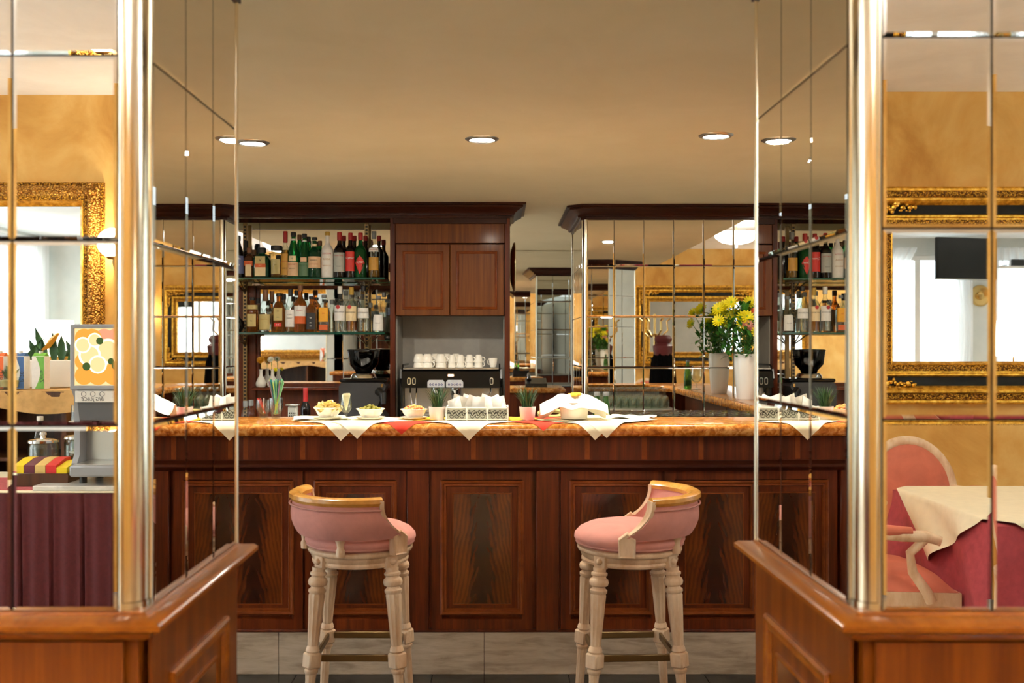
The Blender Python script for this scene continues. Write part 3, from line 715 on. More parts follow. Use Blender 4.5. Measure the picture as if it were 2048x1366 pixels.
wood('honey_rail', C(176, 112, 40), C(206, 146, 66), C(222, 170, 92), (10, 10, 10), .25)
bar_stool('pink velvet bar stool at left, its back turned to the near left', -.548, 3.90, 0, 225)
bar_stool('pink velvet bar stool at right, its back turned to the right', .505, 3.90, R(3), -9)

# ------------------------------------------------------------------ things on the bar top
T = TOPZ + .0008
def napkin(label, name, cx_, cy_, size, rz, m, lift=0., amp=.004, seed=0, tips=0, group=None):
    """paper napkin lying on the marble, the part past the nosing hanging over it"""
    re_, ye = .029, 4.30 + .027
    ph = seed*1.7
    def fn(u, v):
        a, b = (u-.5)*size, (v-.5)*size; x = cx_ + a*math.cos(rz) - b*math.sin(rz); y = cy_ + a*math.sin(rz) + b*math.cos(rz)
        wv = amp*(.5+.5*math.sin(9*u+ph)*math.cos(8*v+ph*2)); s_ = ye - y
        if s_ <= 0: return (x, y, T + lift + wv)
        rr = re_ + lift + wv*.6
        if s_ < rr*PI/2: th = s_/rr; return (x, ye - rr*math.sin(th), T - .027 - .0 + rr*math.cos(th) - .002)
        return (x, ye - rr - .002*math.sin(20*x), T - .027 - (s_-rr*PI/2))
    return single(name, MB().grid(fn, 22, 22), m, label, 'napkin', smooth=60, group=group)
q45 = PI/4
napkin('cream napkin under the snack bowls at the left of the bar top', 'paper_napkin', px(705, 4.52)-.01, 4.505, .38, q45-.03, 'paper_cream', .0, .004, 1)
napkin('second cream napkin under the olive bowl, its tip beside the first', 'paper_napkin', px(725, 4.52)+.0, 4.513, .385, q45+.03, 'paper_cream', .0022, .004, 2)
napkin('bright red napkin hanging over the nosing below the nut bowl', 'paper_napkin', px(812, 4.5), 4.508, .35, q45, 'paper_red', .001, .002, 3)
napkin('cream napkin hanging over the nosing below the bread basket', 'paper_napkin', px(941, 4.5), 4.495, .37, q45, 'paper_cream', .0025, .002, 4)
napkin('bright red napkin under the right potted grass', 'paper_napkin', px(1083, 4.5), 4.525, .35, q45, 'paper_red', .0005, .002, 5)
napkin('cream napkin under the white crisp bowl with its cloth', 'paper_napkin', px(1185, 4.5), 4.505, .38, q45-.03, 'paper_cream', .0018, .003, 6)
napkin('second cream napkin right of the crisp bowl, doubled over the first', 'paper_napkin', px(1199, 4.5), 4.51, .38, q45+.04, 'paper_cream', .0038, .004, 7)
napkin('pale napkin lying flat at the right end of the row', 'paper_napkin', px(1258, 4.62), 4.64, .22, q45+.4, 'paper_cream', .001, .014, 8)
napkin('small yellow napkin between bread basket and right potted grass', 'paper_napkin', px(1030, 4.6), 4.56, .18, q45-.2, 'paper_yellow', .004, .006, 9)
napkin('small yellow napkin peeping out by the nut bowl', 'paper_napkin', px(852, 4.6), 4.57, .20, q45+.3, 'paper_yellow', .004, .005, 10)
napkin('cream napkin running back along the bar left of the snack bowls', 'paper_napkin', px(640, 4.6), 4.60, .24, .2, 'paper_cream', .0035, .008, 11)

def snack_bowl(label, xp, yd, rad_, h, fill_lab):
    t = thing('snack_bowl', label, 'bowl', (px(xp, yd), yd, T+.006))
    fl = lambda a: 1 + .012*math.cos(14*a)
    part('bowl_body', MB().lathe([(0, .008), (rad_*.58, .008), (rad_*.62, .012), (rad_*.8, h*.6), (rad_*.86, h*.88), (rad_*1.0, h), (rad_*1.01, h+.002), (rad_*.97, h+.003), (rad_*.83, h*.9), (rad_*.74, h*.6), (rad_*.56, .016), (0, .014)], 36, sec=fl), 'porcelain', t)
    s_ = thing('saucer', 'white saucer under the ' + fill_lab, 'saucer', (px(xp, yd), yd, T+.001))
    part('plate', MB().lathe([(0, .002), (rad_*.55, .001), (rad_*.6, .003), (rad_*1.02, .012), (rad_*1.03, .014), (rad_*.6, .007), (0, .006)], 36), 'porcelain', s_)
    return t
def pile(name, label, cat, m, c, n, rr, hh, maker, seed, kind='stuff'):
    random.seed(seed); mb = MB()
    for i in range(n):
        a, q = random.random()*2*PI, math.sqrt(random.random())*rr; z = hh*(1-(q/rr)**2)*random.uniform(.5, 1)
        st = mb.mark(); maker(mb, i); mb.xf(Matrix.Translation((q*math.cos(a), q*math.sin(a), z)) @ Matrix.Rotation(random.random()*6, 4, 'Z') @ Matrix.Rotation(random.uniform(-.8, .8), 4, 'X'), st)
    o = single(name, mb, m, label, cat, c); o['kind'] = kind; return o
def crisp(mb, i): mb.grid(lambda u, v: ((u-.5)*.044*math.sqrt(max(0, 1-(2*v-1)**2*.55)), (v-.5)*.038, .012*((2*u-1)**2)-.006*(2*v-1)**2), 4, 4)
def nut(mb, i): mb.ball((0, 0, 0), .0075, 7, 5, 1.3)
bd_ = 4.55
snack_bowl('white bowl of pale crisps, leftmost of the three snack bowls', 656, bd_, .066, .05, 'leftmost bowl of crisps')
pile('potato_crisps', 'heap of pale potato crisps in the leftmost white bowl', 'crisps', 'crisp', (px(656, bd_), bd_, T+.046), 60, .048, .035, crisp, 3)
snack_bowl('white bowl of green olives, right of the stemmed napkin glass', 741, bd_, .066, .044, 'bowl of olives')
random.seed(11); ome = MB().ball((0, 0, 0), .0095, 10, 7, 1.25).mesh('olive', 'olive')
k = 0
for lay, (n_, rr, zz) in enumerate(((11, .042, .048), (7, .026, .054), (3, .01, .061))):
    for i in range(n_):
        a = 2*PI*i/n_ + lay; o = link('olive', ome, None, (px(741, bd_)+rr*math.cos(a), bd_+rr*math.sin(a), T+zz)); o.rotation_euler = (random.random()*3, random.random()*3, 0)
        tag(o, 'green olive heaped in the white bowl', 'olive', 'olives in the white bowl')
snack_bowl('white bowl of mixed nuts in front of the espresso machine', 828, bd_, .062, .042, 'bowl of nuts')
pile('mixed_nuts', 'heap of golden nuts and rusks in the third white bowl', 'nuts', 'nut', (px(828, bd_), bd_, T+.046), 70, .046, .02, nut, 5)
pile('red_crackers', 'reddish crackers scattered on top of the nuts', 'crackers', 'nut_red', (px(828, bd_), bd_, T+.05), 16, .046, .018, lambda mb, i: mb.cbox(-.014, .014, -.003, .003, -.003, .003, .001), 6)

def stem_glass(label, x, y, z, s_=1.0, m='clear_glass', group=None):
    return single('stemmed_glass', MB().lathe([(0, .002), (.032*s_, .001), (.033*s_, .003), (.008, .008), (.0055, .03*s_), (.006, .042*s_), (.022*s_, .052*s_), (.036*s_, .075*s_), (.039*s_, .10*s_), (.034*s_, .13*s_), (.0345*s_, .16*s_), (.033*s_, .16*s_), (.0325*s_, .13*s_), (.0375*s_, .10*s_), (.0345*s_, .076*s_), (.02*s_, .054*s_), (0, .05*s_)], 24), m, label, 'glass', (x, y, z), group=group)
gx = px(692, 4.5)
stem_glass('stemmed glass stuffed with white paper napkins between two snack bowls', gx, 4.5, T+.004, .70*1.0)
nf = MB()
for i in range(9):
    a = i*.7; nf.grid(lambda u, v: ((.004+.016*v*(.6+.4*u))*math.cos(a+u*1.6), (.004+.016*v*(.6+.4*u))*math.sin(a+u*1.6), .046+.072*v+.006*math.sin(5*u+a)*v), 6, 4)
single('folded_paper_napkins', nf, 'paper_cream', 'pleated white napkins standing in the stemmed glass', 'napkins', (gx, 4.5, T+.002), smooth=60)

def potted_grass(label, xp, yd, seed):
    t = thing('potted_grass', label, 'potted plant', (px(xp, yd), yd, T+.003))
    part('pot', MB().lathe([(0, 0), (.029, 0), (.032, .003), (.0375, .058), (.0375, .061), (.035, .061), (.034, .052), (0, .05)], 28), 'pot_pink', t)
    random.seed(seed); g = MB()
    for i in range(150):
        a = random.random()*2*PI; r0 = random.random()*.026; L = random.uniform(.06, .115); sp_ = random.uniform(.1, .75)**1.3*L*1.05; bend = random.uniform(.2, 1.0)
        wv = random.uniform(.0012, .0022); ca, sa = math.cos(a), math.sin(a); pr_ = []
        for j in range(5):
            k_ = j/4; rr = r0 + sp_*k_**(1+bend); z = .05 + L*k_*(1-.25*bend*k_*sp_/L); ww = wv*(1-k_)**.6+.0002
            pr_.append([(rr*ca - ww*sa, rr*sa + ww*ca, z), (rr*ca + ww*sa, rr*sa - ww*ca, z)])
        g.strip(pr_, False)
    part('grass_blades', g, 'leaf_dark', t, 60, 'stuff'); return t
potted_grass('small grass plant in a pale pink pot, left of the bread basket', 874, 4.5, 21)
potted_grass('small grass plant in a pale pink pot, right of the bread basket', 1055, 4.5, 22)

# filigree bread basket with wrapped bread sticks
bx = px(955, 4.53); bw, bdp, bh = .138, .075, .058
t = thing('bread_basket', 'white filigree metal basket holding paper-wrapped packets', 'basket', (bx, 4.53, T+.004))
part('tray', MB().cbox(-bw+.004, bw-.004, -bdp+.004, bdp-.004, .004, .008, .001), 'steel', t)
for s_ in (-1, 1):
    part('side_rail', MB().tube([(-bw, s_*bdp, bh), (bw, s_*bdp, bh)], .003, 6), 'white_plastic', t); part('side_rail', MB().tube([(-bw, s_*bdp, .006), (bw, s_*bdp, .006)], .0035, 6), 'white_plastic', t)
    part('end_rail', MB().tube([(s_*bw, -bdp, bh), (s_*bw, bdp, bh)], .003, 6), 'white_plastic', t)
    part('end_panel', MB().cbox(s_*bw-.001, s_*bw+.001, -bdp, bdp, .006, bh, .0004), 'label_grey', t)
    for i in range(4):
        xx = -bw + i*2*bw/3; part('post', MB().tube([(xx, s_*bdp, 0), (xx, s_*bdp, bh+.004)], .004, 6), 'white_plastic', t)
    for i in range(3):
        xa = -bw + i*2*bw/3 + .006; xb = xa + 2*bw/3 - .012; pn = part('filigree_panel', MB().cbox(xa, xb, s_*bdp-.0008, s_*bdp+.0008, .010, bh-.004, .0003), 'label_grey', t)
        fg = MB()
        for kk in range(7):
            c_ = xa + (kk+.5)*(xb-xa)/7; zc_ = .031 + .010*(-1)**kk
            fg.tube([(c_ + (.003+.0011*q)*math.cos(q*.8), s_*(bdp+.002), zc_ + (.003+.0011*q)*math.sin(q*.8)) for q in range(9)], .0013, 4)
        fg.tube([(xa+(xb-xa)*q/16, s_*(bdp+.002), .031+.009*math.sin(q*1.2)) for q in range(17)], .0014, 4); part('scrollwork', fg, 'ink_black', pn)
random.seed(4)
for i in range(11):
    st = MB().grid(lambda u, v: ((u-.5)*.075, .004*math.sin(6*u+i), (v-.5)*.085*(1+.06*math.sin(9*u+i))), 6, 4)
    for vtx in range(len(st.v)): pass
    b2 = MB().grid(lambda u, v: ((u-.5)*.075, .010*math.sin(PI*u)*math.sin(PI*v)+.001, (v-.5)*.085), 6, 4); st = MB(); st.v = b2.v[:]; st.f = b2.f[:]
    b = len(st.v); st.v += [(x, -y, z) for x, y, z in b2.v]; st.f += [tuple(b+q for q in f) for f in b2.f]
    o = single('wrapped_packet', st, 'paper_white', 'white paper packet in the filigree basket, %s from the left' % ORD[i], 'packet', (bx - .10 + .02*i, 4.53 + random.uniform(-.045, .045), T+.062+random.uniform(-.003, .010)), group='paper packets in the basket', smooth=60)
    o.rotation_euler = (random.uniform(-.5, .3), random.uniform(-.5, .5), random.uniform(-.7, .7))

# white crisp bowl with a cloth and yellow snack
cxp, cyd = px(1148, 4.52), 4.52
t = thing('crisp_bowl', 'deep white bowl with an open paper cloth, right of the potted grass', 'bowl', (cxp, cyd, T+.006))
part('bowl_body', MB().lathe([(0, .006), (.058, .004), (.060, .008), (.066, .052), (.069, .054), (.071, .078), (.068, .078), (.066, .056), (.056, .012), (0, .01)], 36), 'porcelain', t)
def cl(u, v):
    a, b = (u-.5)*2, (v-.5)*2; r = math.hypot(a, b); th = math.atan2(b, a)
    z = .082 + .030*math.cos(r*1.7) + .010*math.sin(5*th)*r - (.055*max(0, r-.55)**1.2) + .006*math.sin(9*a)*math.cos(7*b)
    return (a*(.118+.036*abs(a)**2), b*.085, z - .022*max(0, abs(a)-.6)*(1+b) + .012*math.sin(3*b)*abs(a)**2)
single('paper_cloth', MB().grid(cl, 26, 26), 'paper_white', 'crumpled white paper cloth laid over the deep bowl', 'paper cloth', (cxp, cyd, T+.010), smooth=60)
o = pile('yellow_snacks', 'yellow corn snacks in the fold of the white paper cloth', 'snacks', 'paper_yellow', (cxp+.006, cyd-.02, T+.115), 22, .028, .012, lambda mb, i: mb.cbox(-.014, .014, -.005, .005, -.004, .004, .002), 8)

# straws in glasses at the left end
def tumbler_glass(label, x, y, h, r0, r1, name='tall_glass', z=T, group=None):
    return single(name, MB().lathe([(0, .004), (r0*.8, .001), (r0*.95, .006), (r0*1.05, .02), (r1, h*.55), (r1*.94, h), (r1*.90, h), (r1*.95, h*.55), (r0, .022), (0, .014)], 24), 'clear_glass', label, 'glass', (x, y, z), group=group)
tumbler_glass('rounded glass holding a bunch of green and blue straws', px(552, 4.68), 4.68, .095, .022, .034)
random.seed(9)
for i in range(30):
    a = random.uniform(0, 2*PI); r0 = random.random()*.012; r1 = random.uniform(.02, .038); L = random.uniform(.165, .185); x0_, y0_ = px(552, 4.68), 4.68
    m = ['straw_teal', 'straw_green', 'straw_green', 'straw_lime', 'straw_violet', 'straw_teal'][i % 6]
    st = MB().tube([(-r0*math.cos(a), -r0*math.sin(a), .018), (r1*math.cos(a), r1*math.sin(a)*.5, L)], .0032, 6)
    single('drinking_straw', st, m, {'straw_teal': 'teal', 'straw_green': 'pale green', 'straw_lime': 'lime yellow', 'straw_violet': 'violet grey'}[m] + ' drinking straw in the rounded glass at the left end of the bar', 'straw', (x0_, y0_, T), group='drinking straws')
tumbler_glass('squat rounded glass with red straws, left of the green straws', px(527, 4.70), 4.70, .085, .022, .036)
for i, (a, m) in enumerate(((2.6, 'straw_red'), (2.2, 'straw_red'), (3.2, 'straw_red'), (1.6, 'label_white'))):
    single('short_straw', MB().tube([(.010*math.cos(a+PI), .005*math.sin(a), .02), (.030*math.cos(a), .012*math.sin(a), .092)], .0026, 6), m, 'short %s straw in the squat glass' % ('white' if m != 'straw_red' else 'red'), 'straw', (px(527, 4.70), 4.70, T), group='short straws')
# ------------------------------------------------------------------ bottles
def sq(p): return lambda a: 1/((abs(math.cos(a))**p + abs(math.sin(a))**p)**(1/p))
def bottle(label, xp, yd, z, topy, wpx, shape='bordeaux', glass='green_glass', cap='cap_black', labs=(), caph=.035, square=0, liquid=None, fill=.5, neck=None, group=None, name='liquor_bottle'):
    """labs: (z0 frac, z1 frac, material, half-angle deg, [(text, size, ink, z frac)])"""
    r = wpx*yd/F/2; h = pz(topy, yd) - z; x = px(xp, yd)
    t = thing(name, label, 'bottle', (x, yd, z), 0, group)
    nr = neck or max(.012, r*.34)
    if shape == 'bordeaux': body = [(0, .004), (r*.85, 0), (r, .006), (r, h*.58), (r*.96, h*.62), (r*.75, h*.67), (nr*1.25, h*.73), (nr, h*.78), (nr, h)]
    elif shape == 'slope': body = [(0, .004), (r*.85, 0), (r, .006), (r, h*.42), (r*.97, h*.5), (r*.8, h*.62), (nr*1.5, h*.76), (nr, h*.86), (nr, h)]
    elif shape == 'short': body = [(0, .004), (r*.88, 0), (r, .008), (r, h*.55), (r*.98, h*.62), (r*.86, h*.69), (nr*1.6, h*.755), (nr, h*.79), (nr, h)]
    elif shape == 'tall': body = [(0, .004), (r*.85, 0), (r, .006), (r*.92, h*.5), (r*.8, h*.6), (r*.55, h*.66), (nr, h*.7), (nr*.9, h)]
    elif shape == 'decanter': body = [(0, .004), (r*.9, 0), (r, .01), (r*.98, h*.35), (r*.8, h*.52), (nr*1.6, h*.62), (nr, h*.72), (nr, h)]
    elif shape == 'globe': body = [(0, .004), (r*.6, 0), (r*.9, .03), (r, h*.25), (r*.9, h*.42), (r*.5, h*.55), (nr*1.1, h*.62), (nr, h*.7), (nr, h)]
    elif shape == 'shoulder': body = [(0, .004), (r*.9, 0), (r, .008), (r, h*.68), (r*.93, h*.73), (r*.6, h*.79), (nr, h*.82), (nr, h)]
    s_ = sq(square) if square else None
    ks = 1
    def sec(a): return s_(a)
    def mixsec(rr): return sec if (square and rr > nr*1.5) else None
    mb = MB()
    if square:     # squared body, round neck
        k = next(i for i, q in enumerate(body) if i > 2 and q[0] <= nr*1.7); kk = .80
        rows = [(q[0]*kk if i < k else q[0], q[1]) for i, q in enumerate(body)]
        loops = []
        for i, (rr, zz) in enumerate(rows):
            if rr < 1e-6: rr = .002
            loops.append([((sec(a) if i < k else 1)*rr*math.cos(a), (sec(a) if i < k else 1)*rr*math.sin(a), zz) for a in [2*PI*j/28 for j in range(28)]])
        mb.strip(loops, True, True); base = kk
        def radius(a, f): return r*kk*sec(a)
    else:
        mb.lathe(body, 26); mb.lathe([(nr, h), (0, h)], 26)
        def radius(a, f):
            zz = f*h
            for (ra, za), (rb_, zb_) in zip(body[2:], body[3:]):
                if za <= zz <= zb_ and zb_ > za: return ra + (rb_-ra)*(zz-za)/(zb_-za)
            return r
    part('glass_body', mb, glass, t, 30)
    if liquid:
        q = MB(); k2 = .93
        lv = fill*h; pr_ = [(0, .010)] + [(a*k2, max(b, .010)) for a, b in body[1:] if b < lv]
        rr = r*k2*(.8 if square else 1)
        for (ra, za), (rb_, zb_) in zip(body[1:], body[2:]):
            if za < lv <= zb_: rr = (ra + (rb_-ra)*(lv-za)/(zb_-za))*k2
        if square:
            lo = [[(sec(a)*.8*pp[0]*math.cos(a), sec(a)*.8*pp[0]*math.sin(a), pp[1]) for a in [2*PI*j/24 for j in range(24)]] for pp in pr_[1:]] + [[(sec(a)*rr*.8*math.cos(a), sec(a)*rr*.8*math.sin(a), lv) for a in [2*PI*j/24 for j in range(24)]]]
            q.strip(lo, True, True)
        else: q.lathe(pr_ + [(rr, lv), (0, lv)], 24)
        part('liquor', q, liquid, t)
    if cap:
        cr = nr*1.22; part('cap', MB().lathe([(nr*1.02, h-caph), (cr, h-caph+.001), (cr*1.02, h-caph*.5), (cr, h-.003), (cr*.9, h+.001), (0, h+.001)], 20), cap, t)
    for lb in labs:
        f0, f1, lm, ha = lb[:4]; a0, a1 = -PI/2 - R(ha), -PI/2 + R(ha)
        g = MB().grid(lambda u, v: ((radius(a0+(a1-a0)*u, f0+(f1-f0)*v)+.0007)*math.cos(a0+(a1-a0)*u), (radius(a0+(a1-a0)*u, f0+(f1-f0)*v)+.0007)*math.sin(a0+(a1-a0)*u), h*(f0+(f1-f0)*v)), 14, 4)
        lo_ = part('label', g, lm, t, 60)
        if len(lb) > 4:
            for (tx, sz, ink, fz) in lb[4]:
                rr = radius(-PI/2, fz) + .0016
                letters(tx, sz, ink, lo_, (0, 0, h*fz), rr, fit=min(2*R(ha)*rr*.92, sz*len(tx)*.75))
    return t
Z1, Z2 = 1.9055, 1.5425
yf_ = 6.68
# upper shelf, left to right
bottle('tall dark bottle with a blue label at the left end of the upper shelf', 476, yf_, Z1, 472, 26, 'slope', 'black_glass', 'cap_black', [(.1, .52, 'label_blue', 70, [('CREMA', .016, 'ink_white', .45), ('AMARO', .012, 'ink_white', .3)])])
bottle('slim black-necked bottle behind the brown orange-labelled one', 492, 6.80, Z1, 482, 22, 'bordeaux', 'black_glass', 'cap_black', caph=.07)
bottle('square brown bottle with an orange ribbon label on the upper shelf', 499, yf_, Z1, 496, 24, 'short', 'brown_glass', 'cap_brown', [(.05, .44, 'label_cream', 32), (.40, .56, 'label_orange', 52, [('TRIPLE', .011, 'ink_red', .48)])], square=5)
bottle('small brown bottle behind the green square one', 508, 6.79, Z1, 500, 20, 'short', 'brown_glass', 'cap_brown')
bottle('broad green square bottle with an arched stag label', 524, yf_, Z1, 496, 40, 'short', 'deep_green_glass', 'cap_black', [(.05, .34, 'label_cream', 34), (.34, .46, 'label_orange', 34, [('MEISTER', .009, 'label_cream', .40)]), (.46, .70, 'label_tan', 32, [('V', .03, 'ink_black', .58)])], square=6)
bottle('square clear bottle with a flat black stopper', 553, yf_, Z1, 492, 26, 'short', 'clear_glass', 'cap_black', [(.12, .58, 'label_tan', 40, [('ORIGINALE', .008, 'ink_black', .4)])], caph=.03, square=6, liquid='amber_liquor', fill=.5, neck=.032)
bottle('tall slender bottle with a red and gold neck and gold ornate label', 571, yf_, Z1, 463, 20, 'tall', 'clear_glass', 'cap_red', [(.06, .52, 'label_gold', 60, [('LIQUORE', .010, 'ink_red', .35), ('ORO', .016, 'ink_black', .2)]), (.84, .9, 'label_gold', 170)], caph=.075, liquid='gold_liquor', fill=.6)
bottle('green sloping bottle with a cream eagle label', 587, yf_, Z1, 465, 25, 'slope', 'green_glass', 'cap_black', [(.04, .34, 'label_peach', 58, [('FERNET', .014, 'ink_red', .29), ('BRANCA', .009, 'ink_black', .2)]), (.36, .48, 'label_cream', 34, [('W', .014, 'ink_green', .42)]), (.82, .86, 'label_white', 170)], caph=.03)
bottle('green sloping bottle with a sage green label', 609, yf_, Z1, 468, 24, 'slope', 'green_glass', 'cap_black', [(.04, .34, 'label_green', 60, [('MENTA', .014, 'ink_green', .28)]), (.36, .46, 'label_peach', 30), (.82, .86, 'label_white', 170)], caph=.03)
bottle('green bottle half hidden behind the sage green labelled one', 599, 6.80, Z1, 470, 22, 'slope', 'green_glass', 'cap_brown')
bottle('green bottle behind the round dark one with the tan label', 617, 6.80, Z1, 474, 22, 'slope', 'green_glass', 'cap_black')
bottle('dark green bell-shaped bottle with a tan label', 629, yf_, Z1, 475, 27, 'bordeaux', 'deep_green_glass', 'cap_black', [(.24, .52, 'label_peach', 70, [('AMARO', .013, 'ink_black', .43), ('MONTENEGRO', .009, 'ink_red', .33)]), (.78, .84, 'label_cream', 170), (.92, .95, 'label_cream', 170)], caph=.02)
bottle('small green bottle behind the bell-shaped one', 640, 6.80, Z1, 482, 20, 'bordeaux', 'green_glass', 'cap_brown')
bottle('pale bottle with red lettering and a gold cap on the upper shelf', 655, yf_, Z1, 464, 24, 'bordeaux', 'label_white', 'cap_gold', [(.06, .60, 'label_white', 75, [('COCCHI', .014, 'ink_red', .52), ('ROSA', .017, 'ink_gold', .40), ('BIANCO', .013, 'ink_gold', .26)])], caph=.025)
bottle('dark red bottle with a silver label and red cap', 679, yf_, Z1, 465, 23, 'bordeaux', 'black_glass', 'cap_red', [(.13, .55, 'label_grey', 66, [('MARTINI', .012, 'ink_red', .48), ('ROSSO', .009, 'ink_black', .25)])], caph=.055)
bottle('dark bottle with a plain red label and red cap', 701, yf_, Z1, 466, 22, 'bordeaux', 'black_glass', 'cap_red', [(.15, .58, 'label_red', 50, [('Cynar', .020, 'ink_white', .44)])], caph=.05)
def diamond(t, w_, h_, zc_, r, m):
    g = MB().strip([[((r+.001)*math.sin(s_*w_/r), -(r+.001)*math.cos(s_*w_/r), zc_+k_*h_) for s_ in (-1*q, -.5*q, 0, .5*q, q)] for k_, q in ((-1, .02), (-.5, .5), (0, 1), (.35, .6), (.65, .02))], False); return part('label', g, m, t, 60)
b_ = bottle('bright green bottle with a red diamond label and red cap', 721, yf_, Z1, 466, 23, 'bordeaux', 'green_glass', 'cap_red', caph=.05)
dl = diamond(b_, .034, .075, .10, 23*yf_/F/2, 'label_red'); letters('Cynar', .020, 'ink_white', dl, (0, 0, .105), 23*yf_/F/2+.003, shear=.2)
bottle('clear bottle with an amber label at the right end of the upper shelf', 748, yf_, Z1, 463, 23, 'bordeaux', 'clear_glass', 'cap_grey', [(.16, .44, 'label_gold', 55), (.56, .64, 'label_white', 55, [('AVERNA', .014, 'ink_red', .6)])], caph=.05, liquid='gold_liquor', fill=.18)
for xp in (688, 709, 731, 758): bottle('red-capped dark bottle in the rear row of the upper shelf', xp, 6.81, Z1, 472, 20, 'bordeaux', 'black_glass', 'cap_red', group='red-capped bottles in the rear row')
# lower shelf, left to right
bottle('round dark flask at the far left of the lower shelf', 472, yf_, Z2, 612, 34, 'globe', 'black_glass', 'cap_black', [(.14, .34, 'label_black', 40, [('R', .02, 'ink_white', .24)])], caph=.02)
bottle('squat amber bottle with a cream label and purple-black cap', 505, yf_, Z2, 595, 25, 'short', 'amber_liquor', 'cap_black', [(.16, .52, 'label_tan', 46, [('764', .012, 'ink_black', .32)]), (.66, .78, 'label_tan', 150)], caph=.02, square=4)
bottle('small clear bottle behind the squat amber one', 516, 6.80, Z2, 597, 20, 'short', 'clear_glass', 'cap_black', liquid='amber_liquor', fill=.4)
bottle('grappa bottle with a tall brown capsule on the lower shelf', 531, yf_, Z2, 580, 27, 'slope', 'clear_glass', 'cap_brown', [(.06, .42, 'label_tan', 50, [('GRAPPA', .011, 'ink_gold', .3)])], caph=.075, liquid='clear_liquor', fill=.45)
bottle('second grappa bottle with a tall brown capsule, rear row', 544, 6.80, Z2, 583, 22, 'slope', 'clear_glass', 'cap_brown', caph=.075, liquid='clear_liquor')
bottle('square whisky bottle with a cream label and red seal', 558, yf_, Z2, 587, 28, 'short', 'amber_liquor', 'cap_black', [(.30, .62, 'label_tan', 40, [('FINEST', .012, 'ink_black', .54), ('SCOTCH', .008, 'ink_black', .38)]), (.14, .24, 'label_red', 34, [('10', .014, 'ink_white', .19)])], caph=.02, square=4)
bottle('bottle behind the square whisky bottle', 568, 6.80, Z2, 589, 20, 'short', 'clear_glass', 'cap_black', liquid='amber_liquor', fill=.5)
bottle('clear round bottle with an oval pale label and silver capsule', 581, yf_, Z2, 578, 22, 'slope', 'clear_glass', 'cap_black', [(.12, .52, 'label_white', 52, [('GLEN', .011, 'ink_black', .4), ('GRANT', .011, 'ink_black', .32)])], caph=.05, liquid='gold_liquor', fill=.3)
bottle('dark-capped bottle between the oval and orange labels', 593, 6.78, Z2, 581, 20, 'short', 'clear_glass', 'cap_black', caph=.035, liquid='amber_liquor', fill=.3)
bottle('whisky bottle with an orange band label', 601, yf_, Z2, 571, 25, 'bordeaux', 'amber_liquor', 'cap_brown', [(.18, .34, 'label_orange', 70), (.34, .56, 'label_white', 70, [('WHISKY', .010, 'ink_red', .46)])], caph=.04)
bottle('square bottle with a black label and white print', 623, yf_, Z2, 593, 25, 'short', 'amber_liquor', 'cap_black', [(.08, .54, 'label_black', 46, [('No.7', .016, 'ink_white', .40), ('TENNESSEE', .009, 'ink_white', .26), ('WHISKEY', .010, 'ink_white', .17)])], caph=.018, square=6)
bottle('thin-necked bottle behind the black-labelled one', 633, 6.80, Z2, 595, 20, 'short', 'clear_glass', 'cap_black', caph=.018, liquid='amber_liquor', fill=.35)
bottle('gin bottle with a big yellow shield label', 648, yf_, Z2, 590, 24, 'short', 'clear_glass', 'cap_grey', [(.28, .66, 'label_yellow', 56, [("GORDON'S", .013, 'ink_red', .50)]), (.06, .20, 'label_orange', 46)], caph=.02, square=5, liquid='clear_liquor', fill=.6)
bottle('clear rum bottle with a white label and red disc', 680, yf_, Z2, 573, 23, 'bordeaux', 'clear_glass', 'cap_white', [(.25, .58, 'label_white', 62, [('BACARDI', .013, 'ink_black', .44)])], caph=.05, liquid='clear_liquor', fill=.5)
bottle('rum bottle with a gold label and red disc', 703, yf_, Z2, 575, 23, 'bordeaux', 'clear_glass', 'cap_gold', [(.25, .58, 'label_cream', 62, [('BACARDI', .013, 'ink_black', .44)])], caph=.05, liquid='amber_liquor', fill=.35)
for xp in (680, 703):
    tt = [o for o in bpy.data.objects if o.type == 'EMPTY' and o.get('label', '').startswith(('clear rum', 'rum bottle')) and abs(o.location.x - px(xp, yf_)) < 1e-4][0]
    rr = 23*yf_/F/2+.002; me = MB().lathe([(0, 0), (.013, 0)], 18); me.xf(Matrix.Translation((-.008, -rr, .168)) @ Matrix.Rotation(PI/2, 4, 'X')); part('red_disc', me, 'ink_red', tt)
bottle('clear bottle with a tall slender neck and a plain white label', 727, yf_, Z2, 572, 25, 'slope', 'clear_glass', 'cap_black', [(.30, .52, 'label_white', 60, [('MOLINARI', .013, 'ink_black', .42)])], caph=.03, liquid='clear_liquor', fill=.4)
bottle('cut-glass decanter with a white label, near the right end of the lower shelf', 757, yf_, Z2, 592, 26, 'decanter', 'clear_glass', 'cap_grey', [(.04, .48, 'label_white', 48, [('BELLA', .009, 'ink_black', .25)])], caph=.02, liquid='clear_liquor', fill=.4)
for xp, wp, tp in ((664, 20, 600), (692, 18, 582), (715, 18, 584), (741, 17, 606), (768, 16, 585)): bottle('plain clear bottle in the rear row of the lower shelf', xp, 6.80, Z2, tp, wp, 'short', 'clear_glass', 'cap_grey', caph=.03, group='clear bottles in the rear row')

